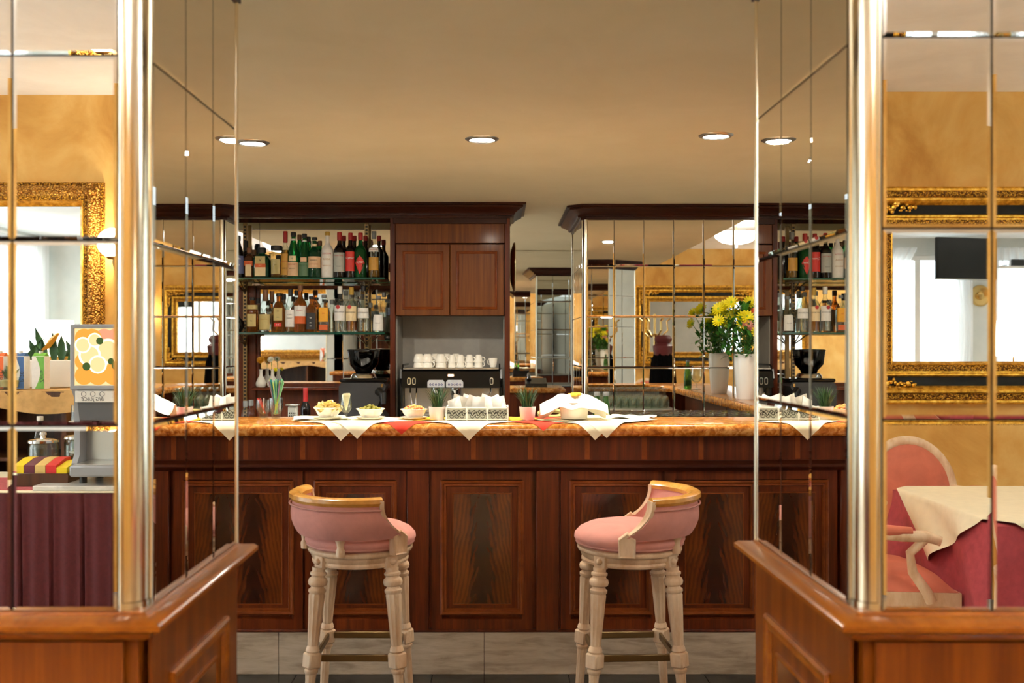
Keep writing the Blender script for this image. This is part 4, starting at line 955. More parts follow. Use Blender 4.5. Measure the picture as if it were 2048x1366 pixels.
# ------------------------------------------------------------------ espresso machine
ex0, ex1 = px(800, 6.42), px(1004, 6.42); ez = .9; em = (ex0+ex1)/2; ew = (ex1-ex0)/2
t = thing('espresso_machine', 'black two-group espresso machine under the double-door cabinet', 'coffee machine', (em, 6.62, ez+.001))
part('base', MB().cbox(-ew, ew, -.26, .24, .02, .10, .01), 'black_gloss', t)
part('drip_grate', MB().cbox(-ew+.05, ew-.05, -.255, -.02, .10, .106, .002), 'steel', t)
for sx in (-1, 1):
    sp_ = MB().extr([(-.26, .02), (.24, .02), (.24, .40), (-.19, .40), (-.21, .34), (-.14, .28), (-.14, .14)], 'x', sx*ew-.012*(sx > 0)-.0, sx*ew+.012*(sx < 0)); part('side_panel', sp_, 'black_plastic', t)
    for sy_ in (-.2, .18): part('foot', MB().lathe([(0, 0), (.02, 0), (.02, .02), (0, .02)], 12, (sx*(ew-.06), sy_, 0)), 'black_plastic', t)
part('back_panel', MB().cbox(-ew+.013, ew-.013, -.06, .24, .107, .28, .004), 'steel', t)
part('head', MB().extr([(-.235, .28), (.24, .28), (.24, .395), (-.19, .395), (-.215, .385)], 'x', -ew+.0125, ew-.0125), 'black_gloss', t)
part('cup_tray', MB().cbox(-ew+.02, ew-.02, -.205, .235, .396, .408, .003), 'steel', t)
for sx in (-1, 1): part('tray_rail', MB().tube([(sx*(ew-.016), -.20, .40), (sx*(ew-.016), -.17, .425), (sx*(ew-.016), .2, .425)], .006, 8), 'black_plastic', t)
def onf(mb, yy): return mb.xf(Matrix.Translation((0, yy, 0)))
dsp = part('display', MB().extr(rrect(-.022, .022, .350, .370, .006), 'y', -.226, -.216), 'chrome', t); part('screen', MB().extr(rrect(-.018, .018, .3535, .3665, .004), 'y', -.2275, -.2262), 'display_white', dsp)
for cx_ in (-.094, .025):
    kp = part('key_panel', MB().strip([[(cx_+a*.056, -.236+.003*0, .283+.05*b) for a, b in ((-1, 0), (1, 0), (1, .7), (.8, .98), (-.8, .98), (-1, .7))], [(cx_+a*.056*.96, -.243, .284+.05*b*.95) for a, b in ((-1, 0), (1, 0), (1, .7), (.8, .98), (-.8, .98), (-1, .7))]], True, True), 'silver_panel', t)
    for i in range(5):
        bx_ = cx_ - .036 + .018*i; k_ = MB().lathe([(0, 0), (.0068, 0), (.0072, .002), (.005, .003), (0, .003)], 14); k_.xf(Matrix.Translation((bx_, -.243, .302)) @ Matrix.Rotation(PI/2, 4, 'X')); kk = part('key_button', k_, 'navy', kp)
        k_ = MB().lathe([(0, 0), (.0028, 0), (.0028, .001), (0, .001)], 10); k_.xf(Matrix.Translation((bx_, -.2461, .302)) @ Matrix.Rotation(PI/2, 4, 'X'))
        k_.lathe([(.0076, 0), (.009, 0), (.009, .001), (.0076, .001)], 14); n_ = k_.mark(); 
        for vi in range(n_-56, n_): xx, yy, zz = k_.v[vi]; k_.v[vi] = (bx_+xx, -.244-zz, .302+yy)
        part('button_light', k_, 'white_plastic', kp, 0)
for xx in (-.268, -.236, .262-.0):
    kn = MB().extr(rrect(xx-.011, xx+.011, .300, .346, .010), 'y', -.231, -.215); kn2 = part('steam_knob', kn, 'chrome', t); part('knob_inset', MB().extr(rrect(xx-.007, xx+.007, .305, .341, .006), 'y', -.2335, -.2312), 'black_plastic', kn2)
for cx_ in (-.094, .03):
    part('group_head', MB().lathe([(0, .235), (.032, .235), (.036, .24), (.036, .28), (0, .28)], 24, (cx_, -.19, 0)), 'chrome', t)
    pf = part('portafilter', MB().lathe([(0, .20), (.012, .20), (.028, .212), (.03, .234), (0, .234)], 20, (cx_, -.19, 0)), 'steel', t)
    part('portafilter_handle', MB().tube([(cx_, -.215, .22), (cx_+.01, -.27, .21), (cx_+.016, -.32, .20)], [.008, .012, .013], 10), 'black_plastic', pf)
for xx, dx in ((-.262, .02), (-.222, .0), (.255, -.045)):
    part('steam_wand', MB().tube([(xx, -.20, .28), (xx, -.21, .25), (xx+dx*.4, -.235, .22), (xx+dx, -.25, .16), (xx+dx, -.25, .12)], .0045, 8), 'chrome', t)
# cups stacked on the tray
cup_me = {}
def cup(label, x, y, z, r, h, group, rz=0):
    k = (r, h)
    if k not in cup_me:
        a = MB().lathe([(0, .004), (r*.55, 0), (r*.62, .002), (r*.86, h*.35), (r*.97, h*.75), (r, h), (r*.94, h), (r*.9, h*.75), (r*.78, h*.36), (r*.5, .008), (0, .007)], 24).mesh('cup_body', 'porcelain')
        b = MB().tube([(r*.9, 0, h*.82), (r*1.25, 0, h*.86), (r*1.5, 0, h*.62), (r*1.3, 0, h*.34), (r*.8, 0, h*.3)], h*.07, 6).mesh('handle', 'porcelain'); cup_me[k] = (a, b)
    t = thing('coffee_cup', label, 'cup', (x, y, z), rz, group); t.rotation_euler = (0, 0, rz)
    for nm, me in zip(('cup_body', 'handle'), cup_me[k]): link(nm, me, t)
    return t
ct = ez + .001 + .4085
def stack(xs, y, r, h, group, label, n=2, inverted=True):
    for i, xp in enumerate(xs):
        for k in range(n):
            c_ = cup(label + ', %s from the left, %s layer' % (ORD[i], ('lower', 'upper')[k]), px(xp, y), y, ct + (k+1)*h*.80 + h*.2, r, h, group, random.uniform(.2, .9)); c_.rotation_euler = (PI, 0, random.uniform(-.6, .6))
            c_.location.z = ct + h + k*h*.62
stack((838, 855, 882), 6.52, .037, .055, 'cappuccino cups on the espresso machine', 'white cappuccino cup stacked upside down on the machine')
stack((904, 921, 939, 957), 6.53, .0275, .052, 'espresso cups on the espresso machine', 'white espresso cup stacked upside down on the machine')
stack((870, 893, 912), 6.64, .037, .055, 'cappuccino cups in the second row', 'white cappuccino cup in the rear row on the machine')
c_ = cup('single white cup at the right end of the machine', px(986, 6.53), 6.53, ct, .029, .062, None, PI*.8); 
# ------------------------------------------------------------------ coffee grinder
gx0 = px(729, 6.42); t = thing('coffee_grinder', 'black coffee grinder with a smoked hopper, left of the espresso machine', 'grinder', (gx0, 6.45, .9005))
part('body', MB().extr([(-.155, 0), (.145, 0), (.145, .10), (.09, .16), (.145, .29), (.13, .315), (-.14, .315), (-.155, .29)], 'y', -.10, .10), 'dark_grey', t)
part('top_plate', MB().cbox(-.15, .15, -.105, .105, .316, .340, .008), 'black_gloss', t)
part('collar', MB().lathe([(.075, .340), (.085, .343), (.078, .362), (.066, .372), (.066, .34)], 28, (-.01, 0, 0)), 'chrome', t)
hp = part('hopper', MB().lathe([(.05, .372), (.056, .39), (.092, .43), (.102, .50), (.104, .515), (.104, .516), (.1, .516), (.098, .5), (.088, .432), (.05, .394)], 32, (-.01, 0, 0), sec=lambda a: 1+.02*math.cos(8*a)), 'smoked_glass', t)
part('coffee_beans', MB().lathe([(0, .374), (.049, .374), (.054, .394), (.086, .434), (.092, .468), (0, .478)], 24, (-.01, 0, 0)), 'black_plastic', hp)
part('hopper_lid', MB().lathe([(.105, .516), (.107, .522), (.1, .527), (.02, .530), (0, .530)], 32, (-.01, 0, 0)), 'black_gloss', t)
part('spout', MB().tube([(.10, -.09, .26), (.13, -.13, .24), (.135, -.14, .18)], [.03, .025, .016], 12), 'black_plastic', t)
part('switch', MB().cbox(.115, .13, -.112, -.1005, .285, .308, .002), 'brass', t)
# ------------------------------------------------------------------ vases and bottles at the left of the work counter
def bud_vase(label, xp, s_=1.0):
    y = 6.86; t = thing('bud_vase', label, 'vase', (px(xp, y), y, 1.1668))
    part('body', MB().lathe([(0, 0), (.026, 0), (.036, .012), (.036, .03), (.022, .062), (.012, .08), (.0105, .11), (.017, .122), (.016, .122), (.009, .108), (.010, .08), (0, .06)], 28), 'vase_white', t); return t
def flower(name, label, cat, x, y, z, h, lean, rad_, m, petals, group=None, leaves=0, cm='petal_gold', flat=.35, lay=2):
    t = thing(name, label, cat, (x, y, z), 0, group); tip = Vector((lean[0], lean[1], h))
    part('stem', MB().tube([(0, 0, 0), (lean[0]*.35, lean[1]*.35, h*.5), tuple(tip)], .0018, 6), 'stem', t)
    f = MB()
    for L_ in range(lay):
        for i in range(petals):
            a = 2*PI*i/petals + L_*PI/petals; rr = rad_*(1-.28*L_); up = flat*(1+L_*.9)
            f.strip([[(q*rr*math.cos(a) - ww*rr*math.sin(a), q*rr*math.sin(a) + ww*rr*math.cos(a), q*rr*up + .002*L_) for ww in (-w_, 0, w_)] for q, w_ in ((.1, .05), (.5, 1.5/petals), (.85, 1.7/petals), (1.0, .4/petals))], False)
    f.xf(Matrix.Translation(tip) @ Vector((lean[0]*1.6, lean[1]*1.6-h*.75, h*.42)).to_track_quat('Z', 'Y').to_matrix().to_4x4()); part('petals', f, m, t, 60)
    c_ = MB().ball(tuple(tip + Vector((0, 0, .003))), rad_*.25, 8, 5); part('flower_centre', c_, cm, t)
    for i in range(leaves):
        a = random.random()*6.3; z_ = h*random.uniform(.3, .8); L = random.uniform(.03, .055); bx_, by_ = lean[0]*z_/h*.8, lean[1]*z_/h*.8
        part('leaf', MB().strip([[(bx_+q*L*math.cos(a)-s_*ww*L*math.sin(a), by_+q*L*math.sin(a)+s_*ww*L*math.cos(a), z_+L*(.5*q-.3*q*q)) for s_ in (-1, 0, 1)] for q, ww in ((0, .03), (.35, .22), (.7, .17), (1, .01))], False), 'leaf', t, 60)
    return t
random.seed(31)
bud_vase('slim white bud vase holding the orange dandelion head', 522); bud_vase('slim white bud vase beside the orange flower vase', 545)
flower('dried_flower', 'orange dandelion-like flower in the left bud vase', 'flower', px(522, 6.86), 6.86, 1.19, .16, (.0, 0), .030, 'petal_gold', 16, lay=3)
flower('dried_flower', 'white dried flower in the right bud vase', 'flower', px(545, 6.86), 6.86, 1.19, .165, (-.01, 0), .024, 'petal_white', 14, lay=3, cm='stem')
flower('dried_flower', 'small yellow flower leaning out of the right bud vase', 'flower', px(545, 6.86), 6.86, 1.19, .095, (.02, 0), .015, 'petal_yellow', 10)
bottle('dark wine bottle with a red capsule behind the bar', 611, 5.9, .945-.045, 776, 20, 'bordeaux', 'black_glass', 'cap_red', [(.05, .32, 'label_tan', 60)], caph=.10, name='wine_bottle')
bottle('short green-necked bottle at the far left behind the bar', 491, 5.9, .90, 802, 18, 'short', 'clear_glass', 'cap_grey', liquid='gold_liquor', name='wine_bottle', fill=.5)
bottle('second short bottle at the far left behind the bar', 502, 5.9, .90, 800, 18, 'short', 'brown_glass', 'cap_grey', name='wine_bottle')
root = thing('under_counter', 'low steel work surface behind the left end of the bar', 'counter', (-.9, 5.85, 0)); wpart('top', MB().cbox(-2.1, -.2, 5.62, 6.06, .862, .899, .005), 'steel', root); wpart('body', MB().box(-2.08, -.22, 5.64, 6.04, 0, .861), 'dark_grey', root, 0)
t = thing('cinnamon_shaker', 'small perforated metal can behind the bar, left of the wine bottle', 'shaker', (px(587, 4.99), 4.98, .955)); 
root2 = thing('speed_rail', 'steel bottle rail hung behind the left end of the bar', 'rail', (-.9, 5.0, 0)); wpart('shelf', MB().cbox(-1.6, -.55, 4.90, 5.08, .94, .954, .003), 'steel', root2); wpart('leg', MB().box(-1.6, -1.56, 4.95, 5.0, 0, .94), 'steel', root2); wpart('leg', MB().box(-.59, -.55, 4.95, 5.0, 0, .94), 'steel', root2)
part('can', MB().cbox(-.022, .022, -.022, .022, 0, .195, .004), 'label_grey', t); hl = MB()
for i in range(4):
    for j in range(10): hl.box(-.016+.009*i, -.011+.009*i, -.0226, -.0222, .03+.014*j, .038+.014*j)
part('perforation', hl, 'ink_black', t, 0, 'stuff'); part('lid', MB().cbox(-.034, .03, -.026, .026, .196, .204, .003), 'steel', t)
# stemmed glasses upside down on the drying counter, green bottles in front of them
random.seed(5); inv = {}
def inv_glass(x, y, z, s_):
    if s_ not in inv: inv[s_] = MB().lathe([(.034*s_, .16), (.033*s_, .158), (.008*s_, .152), (.005*s_, .13), (.006*s_, .10), (.024*s_, .088), (.035*s_, .06), (.033*s_, 0), (.0315*s_, 0), (.0335*s_, .06), (.022*s_, .085), (0, .092)], 20).mesh('upturned_glass', 'brightened_glass')
    tag(link('upturned_glass', inv[s_], None, (x, y, z)), 'upturned stemmed glass drying behind the bar', 'glass', 'upturned glasses behind the bar')
for j in range(4):
    for i in range(13):
        x = .60 + i*.063 + (j % 2)*.03; 
        if x > 1.36: continue
        inv_glass(x, 4.97+.115*j, .9455, 1.0 if (i+j) % 3 else .9)
for xp, lb in ((1194, 'left'), (1212, 'right')):
    bottle('green beer bottle half hidden by the paper cloth, %s one of the pair' % lb, xp, 4.90, .9455, 784, 20, 'slope', 'beer_glass', 'cap_grey', [(.30, .62, 'label_tan', 42)], caph=.02, name='beer_bottle')
t = thing('wicker_caddy', 'woven caddy with a pale oval handle behind the right potted grass', 'basket', (px(1105, 4.99), 4.99, .9455)); part('caddy_body', MB().lathe([(0, 0), (.05, 0), (.075, .14), (.07, .14), (.046, .006), (0, .006)], 24, sec=lambda a: 1+.03*math.cos(20*a)), 'label_tan', t); hd = MB().lathe([(.028, -.007), (.05, -.007), (.05, .007), (.028, .007), (.028, -.007)], 24); hd.xf(Matrix.Translation((0, 0, .165)) @ Matrix.Diagonal((1.5, .9, 1, 1)) @ Matrix.Rotation(.35, 4, 'X')); part('handle', hd, 'label_tan', t)
# bouquet on the return wing
vx, vy = 1.555, 6.31
t = thing('tall_vase', 'tall white tapered vase of flowers in front of the mirror tiles', 'vase', (vx, vy, T))
part('vase_body', MB().lathe([(0, 0), (.050, 0), (.054, .004), (.066, .10), (.0735, .22), (.074, .265), (.068, .288), (.065, .288), (.07, .262), (.062, .1), (0, .02)], 36), 'vase_white', t)
random.seed(17)
def spot(r_, h0, h1): a = random.random()*2*PI; q = r_*math.sqrt(random.random()); return (q*math.cos(a), q*math.sin(a)), random.uniform(h0, h1)
for i in range(21):
    (lx, ly), hh = spot(.165, .37, .52); flower('yellow_chrysanthemum', 'bright yellow daisy-like flower in the tall white vase', 'flower', vx, vy, T+.14, hh - .7*math.hypot(lx, ly)+.02, (lx-.03, ly), .043, 'petal_yellow', 13, 'yellow flowers in the tall vase', 3, 'bud_green')
for i, (lx, ly, hh) in enumerate(((.0, -.11, .31), (-.035, -.10, .33), (.02, -.11, .285), (-.012, -.12, .335))): flower('pink_carnation', 'frilly pale pink flower low in the tall vase', 'flower', vx, vy, T+.14, hh, (lx, ly), .026, 'petal_pink', 11, 'pink flowers in the tall vase', 2, 'petal_pink', .6, 3)
for i, (lx, ly, hh) in enumerate(((.045, -.08, .365), (.055, -.06, .335), (.03, -.09, .41))): flower('orange_gerbera', 'orange red flower at the right of the bouquet', 'flower', vx, vy, T+.14, hh, (lx, ly), .028, 'petal_orange', 14, 'orange flowers in the tall vase', 1)
for i in range(8):
    (lx, ly), hh = spot(.13, .25, .36); t2 = thing('green_button_flower', 'round green button flower in the bouquet', 'flower', (vx, vy, T+.14), 0, 'green button flowers'); part('stem', MB().tube([(0, 0, 0), (lx*.4, ly*.4, hh*.5), (lx, ly, hh)], .0018, 5), 'stem', t2); part('button', MB().ball((lx, ly, hh), .016, 10, 6, .8), 'bud_green', t2)
fl = MB()
for i in range(560):
    (lx, ly), z_ = spot(.18, .27, .60); k = max(.25, 1-abs(z_-.40)*2.8); lx *= k; ly *= k; a, b = random.random()*6.3, random.uniform(-.6, .9); L = random.uniform(.035, .075); st = fl.mark()
    fl.strip([[(q*L, s_*ww*L, .10*L*math.sin(q*3)) for s_ in (-1, 0, 1)] for q, ww in ((0, .02), (.3, .2), (.65, .17), (1, .01))], False); fl.xf(Matrix.Translation((lx, ly, z_)) @ Matrix.Rotation(a, 4, 'Z') @ Matrix.Rotation(-b, 4, 'Y'), st)
o = single('foliage', fl, 'leaf', 'leafy green filling of the bouquet in the tall vase', 'foliage', (vx, vy, T), smooth=60); o['kind'] = 'stuff'
bottle('green beer bottle standing on the return wing near its edge', 1535, 5.52, T, 733, 22, 'slope', 'beer_glass', 'cap_grey', [(.1, .3, 'label_green', 50)], caph=.015, name='beer_bottle')
stem_glass('empty wine glass beside the green bottle on the return wing', 1.53, 5.62, T, 1.15)
# telephone and clutter on the corridor ledge
t = thing('telephone', 'dark desk telephone on the corridor ledge', 'telephone', (.30, 8.42, 1.106)); part('base', MB().extr([(-.1, 0), (.1, 0), (.1, .07), (-.1, .03)], 'x', -.09, .09), 'black_plastic', t); part('handset', MB().tube([(-.06, -.09, .06), (-.06, -.06, .085), (-.06, .06, .105), (-.06, .09, .09)], [.02, .013, .013, .02], 10), 'black_plastic', t)
# ------------------------------------------------------------------ the dining room behind the camera, seen in the mirror tiles
def gilt_mirror(label, x0, x1, z0, z1, style, y=-2.5):
    t = thing('gilt_mirror', label, 'wall mirror', ((x0+x1)/2, y, z0)); hw = (x1-x0)/2; hh = z1-z0
    def fr(name, prof, m): mb = MB().frame(-hw, hw, 0, hh, prof, 0, 1); return part(name, mb, m, t)
    if style == 'black':
        fr('outer_moulding', [(0, 0), (0, .05), (.012, .062), (.024, .062), (.028, .070)], 'gilt'); fr('outer_carving', [(.028, .070), (.034, .078), (.060, .078), (.066, .070)], 'carved_gilt_fine'); fr('outer_bead', [(.066, .070), (.072, .082), (.084, .084), (.094, .076), (.104, .062), (.112, .052)], 'gilt')
        fr('dark_band', [(.112, .052), (.125, .046), (.160, .046), (.168, .052)], 'black_band'); fr('inner_moulding', [(.168, .052), (.176, .062), (.184, .060), (.190, .050), (.200, .050)], 'gilt'); fr('inner_carving', [(.200, .050), (.210, .046), (.236, .038)], 'carved_gilt_fine'); fr('sight_edge', [(.236, .038), (.242, .042), (.254, .022), (.258, .012)], 'gilt'); e = .256
        random.seed(2)
        for sx in (-1, 1):
            for zc_, sz in ((.13, 1), (hh-.13, -1)):
                o_ = MB()
                for i in range(30):
                    k = i/29
                    for ax_ in (0, 1):
                        L = .24*k; jx, jz = random.uniform(-.026, .026)*(1-.5*k), random.uniform(-.012, .012)
                        cx_, cz_ = (sx*(hw-.135-L), zc_+jx) if ax_ == 0 else (sx*(hw-.135+jx), zc_+sz*L*.8)
                        o_.ball((cx_, .056+random.uniform(0, .018), cz_+jz), random.uniform(.009, .019)*(1-.35*k), 7, 5, random.uniform(.6, 1.5))
                part('corner_ornament', o_, 'gilt', t)
    else:
        fr('outer_edge', [(0, 0), (0, .03), (.010, .04), (.018, .034)], 'carved_gilt_fine'); fr('carved_band', [(.018, .034), (.035, .052), (.060, .070), (.075, .072), (.085, .064)], 'carved_gilt'); fr('leaf_band', [(.085, .064), (.095, .068), (.112, .056)], 'carved_gilt_fine'); fr('sight_edge', [(.112, .056), (.118, .060), (.130, .030), (.146, .016)], 'gilt'); e = .145
        lf = MB(); pitch = .045
        for i in range(int(2*hw/pitch)):
            for zz in (.065, hh-.065): lf.ball((-hw+(i+.5)*pitch, .068, zz), .018, 7, 4, .8)
        for i in range(int(hh/pitch)):
            for xx in (-hw+.065, hw-.065): lf.ball((xx, .068, (i+.5)*pitch), .018, 7, 4, 1.1)
        part('acanthus_relief', lf, 'carved_gilt', t, 40, 'stuff')
    part('glass', MB().box(-hw+e, hw-e, .004, .010, e, hh-e), 'mirror_clear', t, 0); return t
gilt_mirror('gilt mirror with a wide black band on the ochre wall behind the pink chairs', 2.13, 4.10, 1.098, 2.413, 'black')
gilt_mirror('carved gilt mirror on the ochre wall above the buffet', -4.35, -2.44, 1.24, 2.455, 'carved')
def sconce(label, x, z, y=-2.5):
    t = thing('wall_sconce', label, 'wall lamp', (x, y, z)); part('back_plate', MB().extr(rrect(-.04, .04, -.16, -.02, .03), 'y', 0.001, .014), 'aged_brass', t)
    part('arm', MB().tube([(0, .012, -.09), (0, .06, -.15), (0, .12, -.16), (0, .15, -.12), (0, .15, -.095)], .008, 8), 'aged_brass', t); part('cup', MB().lathe([(0, -.10), (.03, -.098), (.045, -.085), (.04, -.08), (0, -.088)], 20, (0, .15, 0)), 'aged_brass', t)
    part('globe_shade', MB().ball((0, .15, 0), .095, 28, 18, .95), 'globe_white', t)
sconce('round globe wall lamp beside the carved gilt mirror', -2.33, 2.07)
sconce('round globe wall lamp right of the black-banded gilt mirror', 4.35, 2.0)
def bowl_lamp(label, x, y):
    t = thing('ceiling_lamp', label, 'ceiling lamp', (x, y, ROOM)); part('rose', MB().lathe([(0, 0), (.07, 0), (.06, -.02), (.02, -.03), (.01, -.05), (0, -.05)], 24), 'brass', t); part('rod', MB().tube([(0, 0, -.04), (0, 0, -.16)], .008, 8), 'brass', t)
    part('glass_bowl', MB().lathe([(0, -.30), (.08, -.295), (.18, -.27), (.25, -.22), (.275, -.16)], 36), 'lamp_white', t); part('bulb_well', MB().lathe([(.27, -.165), (.18, -.185), (0, -.19)], 32), 'lamp_uplight', t); part('finial', MB().lathe([(0, -.345), (.012, -.34), (.016, -.325), (.008, -.312), (.012, -.301)], 14), 'lamp_white', t)
bowl_lamp('white glass bowl lamp over the pink chairs', 2.9, 1.15); bowl_lamp('added white bowl lamp over the middle of the dining room', .2, -1.0); bowl_lamp('added white bowl lamp over the buffet side of the room', -2.9, .6); bowl_lamp('added white bowl lamp near the right windows', 5.9, .8); bowl_lamp('added white bowl lamp near the left windows', -5.0, -.8)  # all but the first bowl are added to light the room and bar front

def floor_lamp(label, x, y):
    t = thing('floor_lamp', label, 'floor lamp', (x, y, 0)); part('base', MB().lathe([(0, 0), (.15, 0), (.14, .015), (.02, .03)], 24), 'brass', t); part('pole', MB().tube([(0, 0, .02), (0, 0, 1.6)], .012, 8), 'brass', t)
    part('lamp_shade', MB().lathe([(.25, 1.32), (.20, 1.78), (.195, 1.78), (.245, 1.32), (.25, 1.32)], 32), 'shade_white', t); part('bulb', MB().ball((0, 0, 1.55), .05, 12, 8), 'lamp_uplight', t)
emit('shade_white', (1.0, .93, .80, 1), 4.0)
floor_lamp('white-shaded floor lamp in front of the left windows', -5.76, 4.3); floor_lamp('white-shaded floor lamp in front of the right windows', 6.62, 4.3)
# buffet at the left
Y = lambda D: 3.652 - D
bx0, bx1, by0, by1 = -3.7, -1.5, -1.9, -1.14
t = thing('buffet_table', 'long buffet table with a pleated maroon skirt', 'table', ((bx0+bx1)/2, (by0+by1)/2, 0)); wpart('table_board', MB().cbox(bx0+.01, bx1-.01, by0+.01, by1-.01, .715, .742, .003), 'buffet_wood', t)
for xx in (bx0+.08, bx1-.08):
    for yy in (by0+.08, by1-.08): wpart('leg', MB().box(xx-.025, xx+.025, yy-.025, yy+.025, 0, .715), 'buffet_wood', t, 0)
wpart('cloth_top', MB().cbox(bx0, bx1, by0, by1, .7425, .7495, .002), 'cream_cloth', t)
per = []
n_ = 260
def perim(k, amp):
    L1, L2 = bx1-bx0, by1-by0; s_ = k*(2*L1+2*L2)
    pl = ((s_ % .15)/.15); a = amp*(math.exp(-((pl-.12)/.05)**2)*-1.6 + .35*math.sin(2*PI*pl*2))
    if s_ < L1: return (bx0+s_, by0-a)
    s_ -= L1
    if s_ < L2: return (bx1+a, by0+s_)
    s_ -= L2
    if s_ < L1: return (bx1-s_, by1+a)
    s_ -= L1; return (bx0-a, by1-s_)
n_ = 760
wpart('pleated_skirt', MB().strip([[(*perim(i/n_, am), z) for i in range(n_)] for z, am in ((.02, .026), (.3, .022), (.6, .014), (.735, .008), (.742, .003))]), 'maroon_cloth', t, 60)
rn = single('table_runner', MB().cbox(bx0+.02, -2.05, -1.62, -1.19, .7502, .7545, .001), 'rose_cloth', 'rose pink runner lying on the buffet table', 'runner')
single('marble_slab', MB().cbox(-2.26, -1.62, -1.56, -1.16, .750, .774, .003), 'white_marble', 'white marble slab under the juice dispenser', 'slab')
# juice dispenser
dx0, dx1 = -2.105, -1.775; dm = (dx0+dx1)/2; dw = (dx1-dx0)/2; dy = -1.30
t = thing('juice_dispenser', 'grey juice dispenser with a backlit citrus picture on the buffet', 'drink dispenser', (dm, dy, .7745))
for sx in (-1, 1):
    for sy_ in (-.16, .05): part('leg', MB().lathe([(0, 0), (.018, 0), (.018, .048), (0, .048)], 14, (sx*(dw-.045), sy_-.02, 0)), 'black_plastic', t)
part('rear_body', MB().cbox(-dw, dw, -.24, -.06, .045, .775, .012), 'grey_plastic', t)
for sx in (-1, 1): part('side_cheek', MB().extr([(-.065, .045), (.055, .045), (.06, .10), (.03, .14), (.03, .42), (.07, .47), (.07, .775), (-.065, .775)], 'x', sx*dw-.028*(sx > 0), sx*dw+.028*(sx < 0)), 'grey_plastic', t)
part('upper_body', MB().cbox(-dw+.028, dw-.028, -.06, .060, .40, .77, .006), 'grey_plastic', t)
part('front_bezel', MB().frame(-dw, dw, .462, .782, [(0, -.005), (0, .006), (.006, .012), (.018, .010), (.021, .002)], .07, 1), 'grey_plastic', t)
emit('lemon_lit', (1.0, .72, .36, 1), .65); emit('orange_lit', (1.0, .36, .06, 1), .7); emit('peach_lit', (.95, .36, .22, 1), .65); emit('slice_lit', (1.0, .84, .55, 1), 1.1); emit('leaf_lit', (.12, .2, .06, 1), .35)
pic = part('lit_picture', MB().box(-dw+.02, dw-.02, .060, .0725, .482, .762), 'lemon_lit', t, 0)
random.seed(12)
def disc(mb, x, z, r, y, n=20): mb.poly([(x+r*math.cos(2*PI*i/n), y, z+r*math.sin(2*PI*i/n)) for i in range(n)])
groups = {'peach_lit': [(.11, .745, .045), (.055, .735, .05), (0.0, .742, .045), (.125, .69, .04), (.07, .685, .04)], 'orange_lit': [(-.06, .735, .05), (-.12, .74, .045), (.115, .55, .05), (.05, .53, .055), (-.03, .52, .05), (-.10, .53, .045), (-.125, .60, .04)], 'slice_lit': [(.09, .63, .05), (.02, .65, .062), (-.07, .63, .055), (-.03, .585, .045), (-.11, .68, .04), (-.045, .705, .035)], 'leaf_lit': [(.10, .585, .02), (.06, .58, .022), (.035, .6, .016), (-.02, .7, .018), (-.085, .575, .02)]}
yy = .0730
for gname, lst in groups.items():
    for (gx_, gz_, gr_) in lst:
        gr2 = gr_; gx2 = max(-dw+.022+gr2, min(dw-.022-gr2, gx_)); gz2 = max(.484+gr2, min(.760-gr2, gz_)); mb = MB(); disc(mb, gx2, gz2, gr2, yy); part('printed_fruit', mb, gname, pic, 0); yy += .00012
        if gname == 'slice_lit':
            mb = MB(); disc(mb, gx2, gz2, gr2*.8, yy); part('printed_fruit', mb, 'lemon_lit', pic, 0); yy += .00012
ls = part('control_strip', MB().cbox(-dw+.022, dw-.022, .062, .0725, .40, .456, .002), 'label_white', t)
part('blue_field', MB().box(.05, .098, .0726, .0732, .404, .452), 'blue_print', ls, 0)
bt = MB()
for xx in (-.10, -.055, -.01): bt.lathe([(.010, 0), (.013, 0), (.013, .001), (.010, .001), (.010, 0)], 16); q = bt.mark(); bt.v[q-80:q] = [(xx+a, .0728+c_, .440+b) for a, b, c_ in bt.v[q-80:q]]
part('selector_ring', bt, 'cap_grey', ls, 0)
rg = MB()
rg.lathe([(.008, 0), (.012, 0), (.012, .001), (.008, .001), (.008, 0)], 16); q = rg.mark(); rg.v[q-80:q] = [(.074+a, .0734+c_, .424+b) for a, b, c_ in rg.v[q-80:q]]; part('fruit_mark', rg, 'ink_white', ls, 0)
fm = MB()
for xx, zz in ((.112, .420), (.130, .420), (.121, .434)): disc(fm, xx, zz, .009, .0729, 14)
part('fruit_mark', fm, 'nut_red', ls, 0)
letters('BIG JUICE', .026, 'ink_black', ls, (-.055, .0735, .415), None, PI, .2)
part('spout_hood', MB().extr([(-.06, .40), (.06, .40), (.035, .31), (-.06, .29)], 'x', -dw+.029, dw-.029), 'grey_dark_plastic', t)
part('splash_back', MB().box(-dw+.029, dw-.029, -.059, -.05, .10, .30), 'steel', t, 0)
for xx in (-.07, .05): part('nozzle', MB().tube([(xx, 0, .31), (xx, 0, .255)], [.018, .012], 12), 'black_plastic', t)
part('drip_tray', MB().cbox(-dw+.03, dw-.03, -.05, .16, .045, .10, .008), 'grey_plastic', t); part('tray_grate', MB().cbox(-dw+.045, dw-.045, -.04, .145, .1005, .104, .001), 'steel', t)
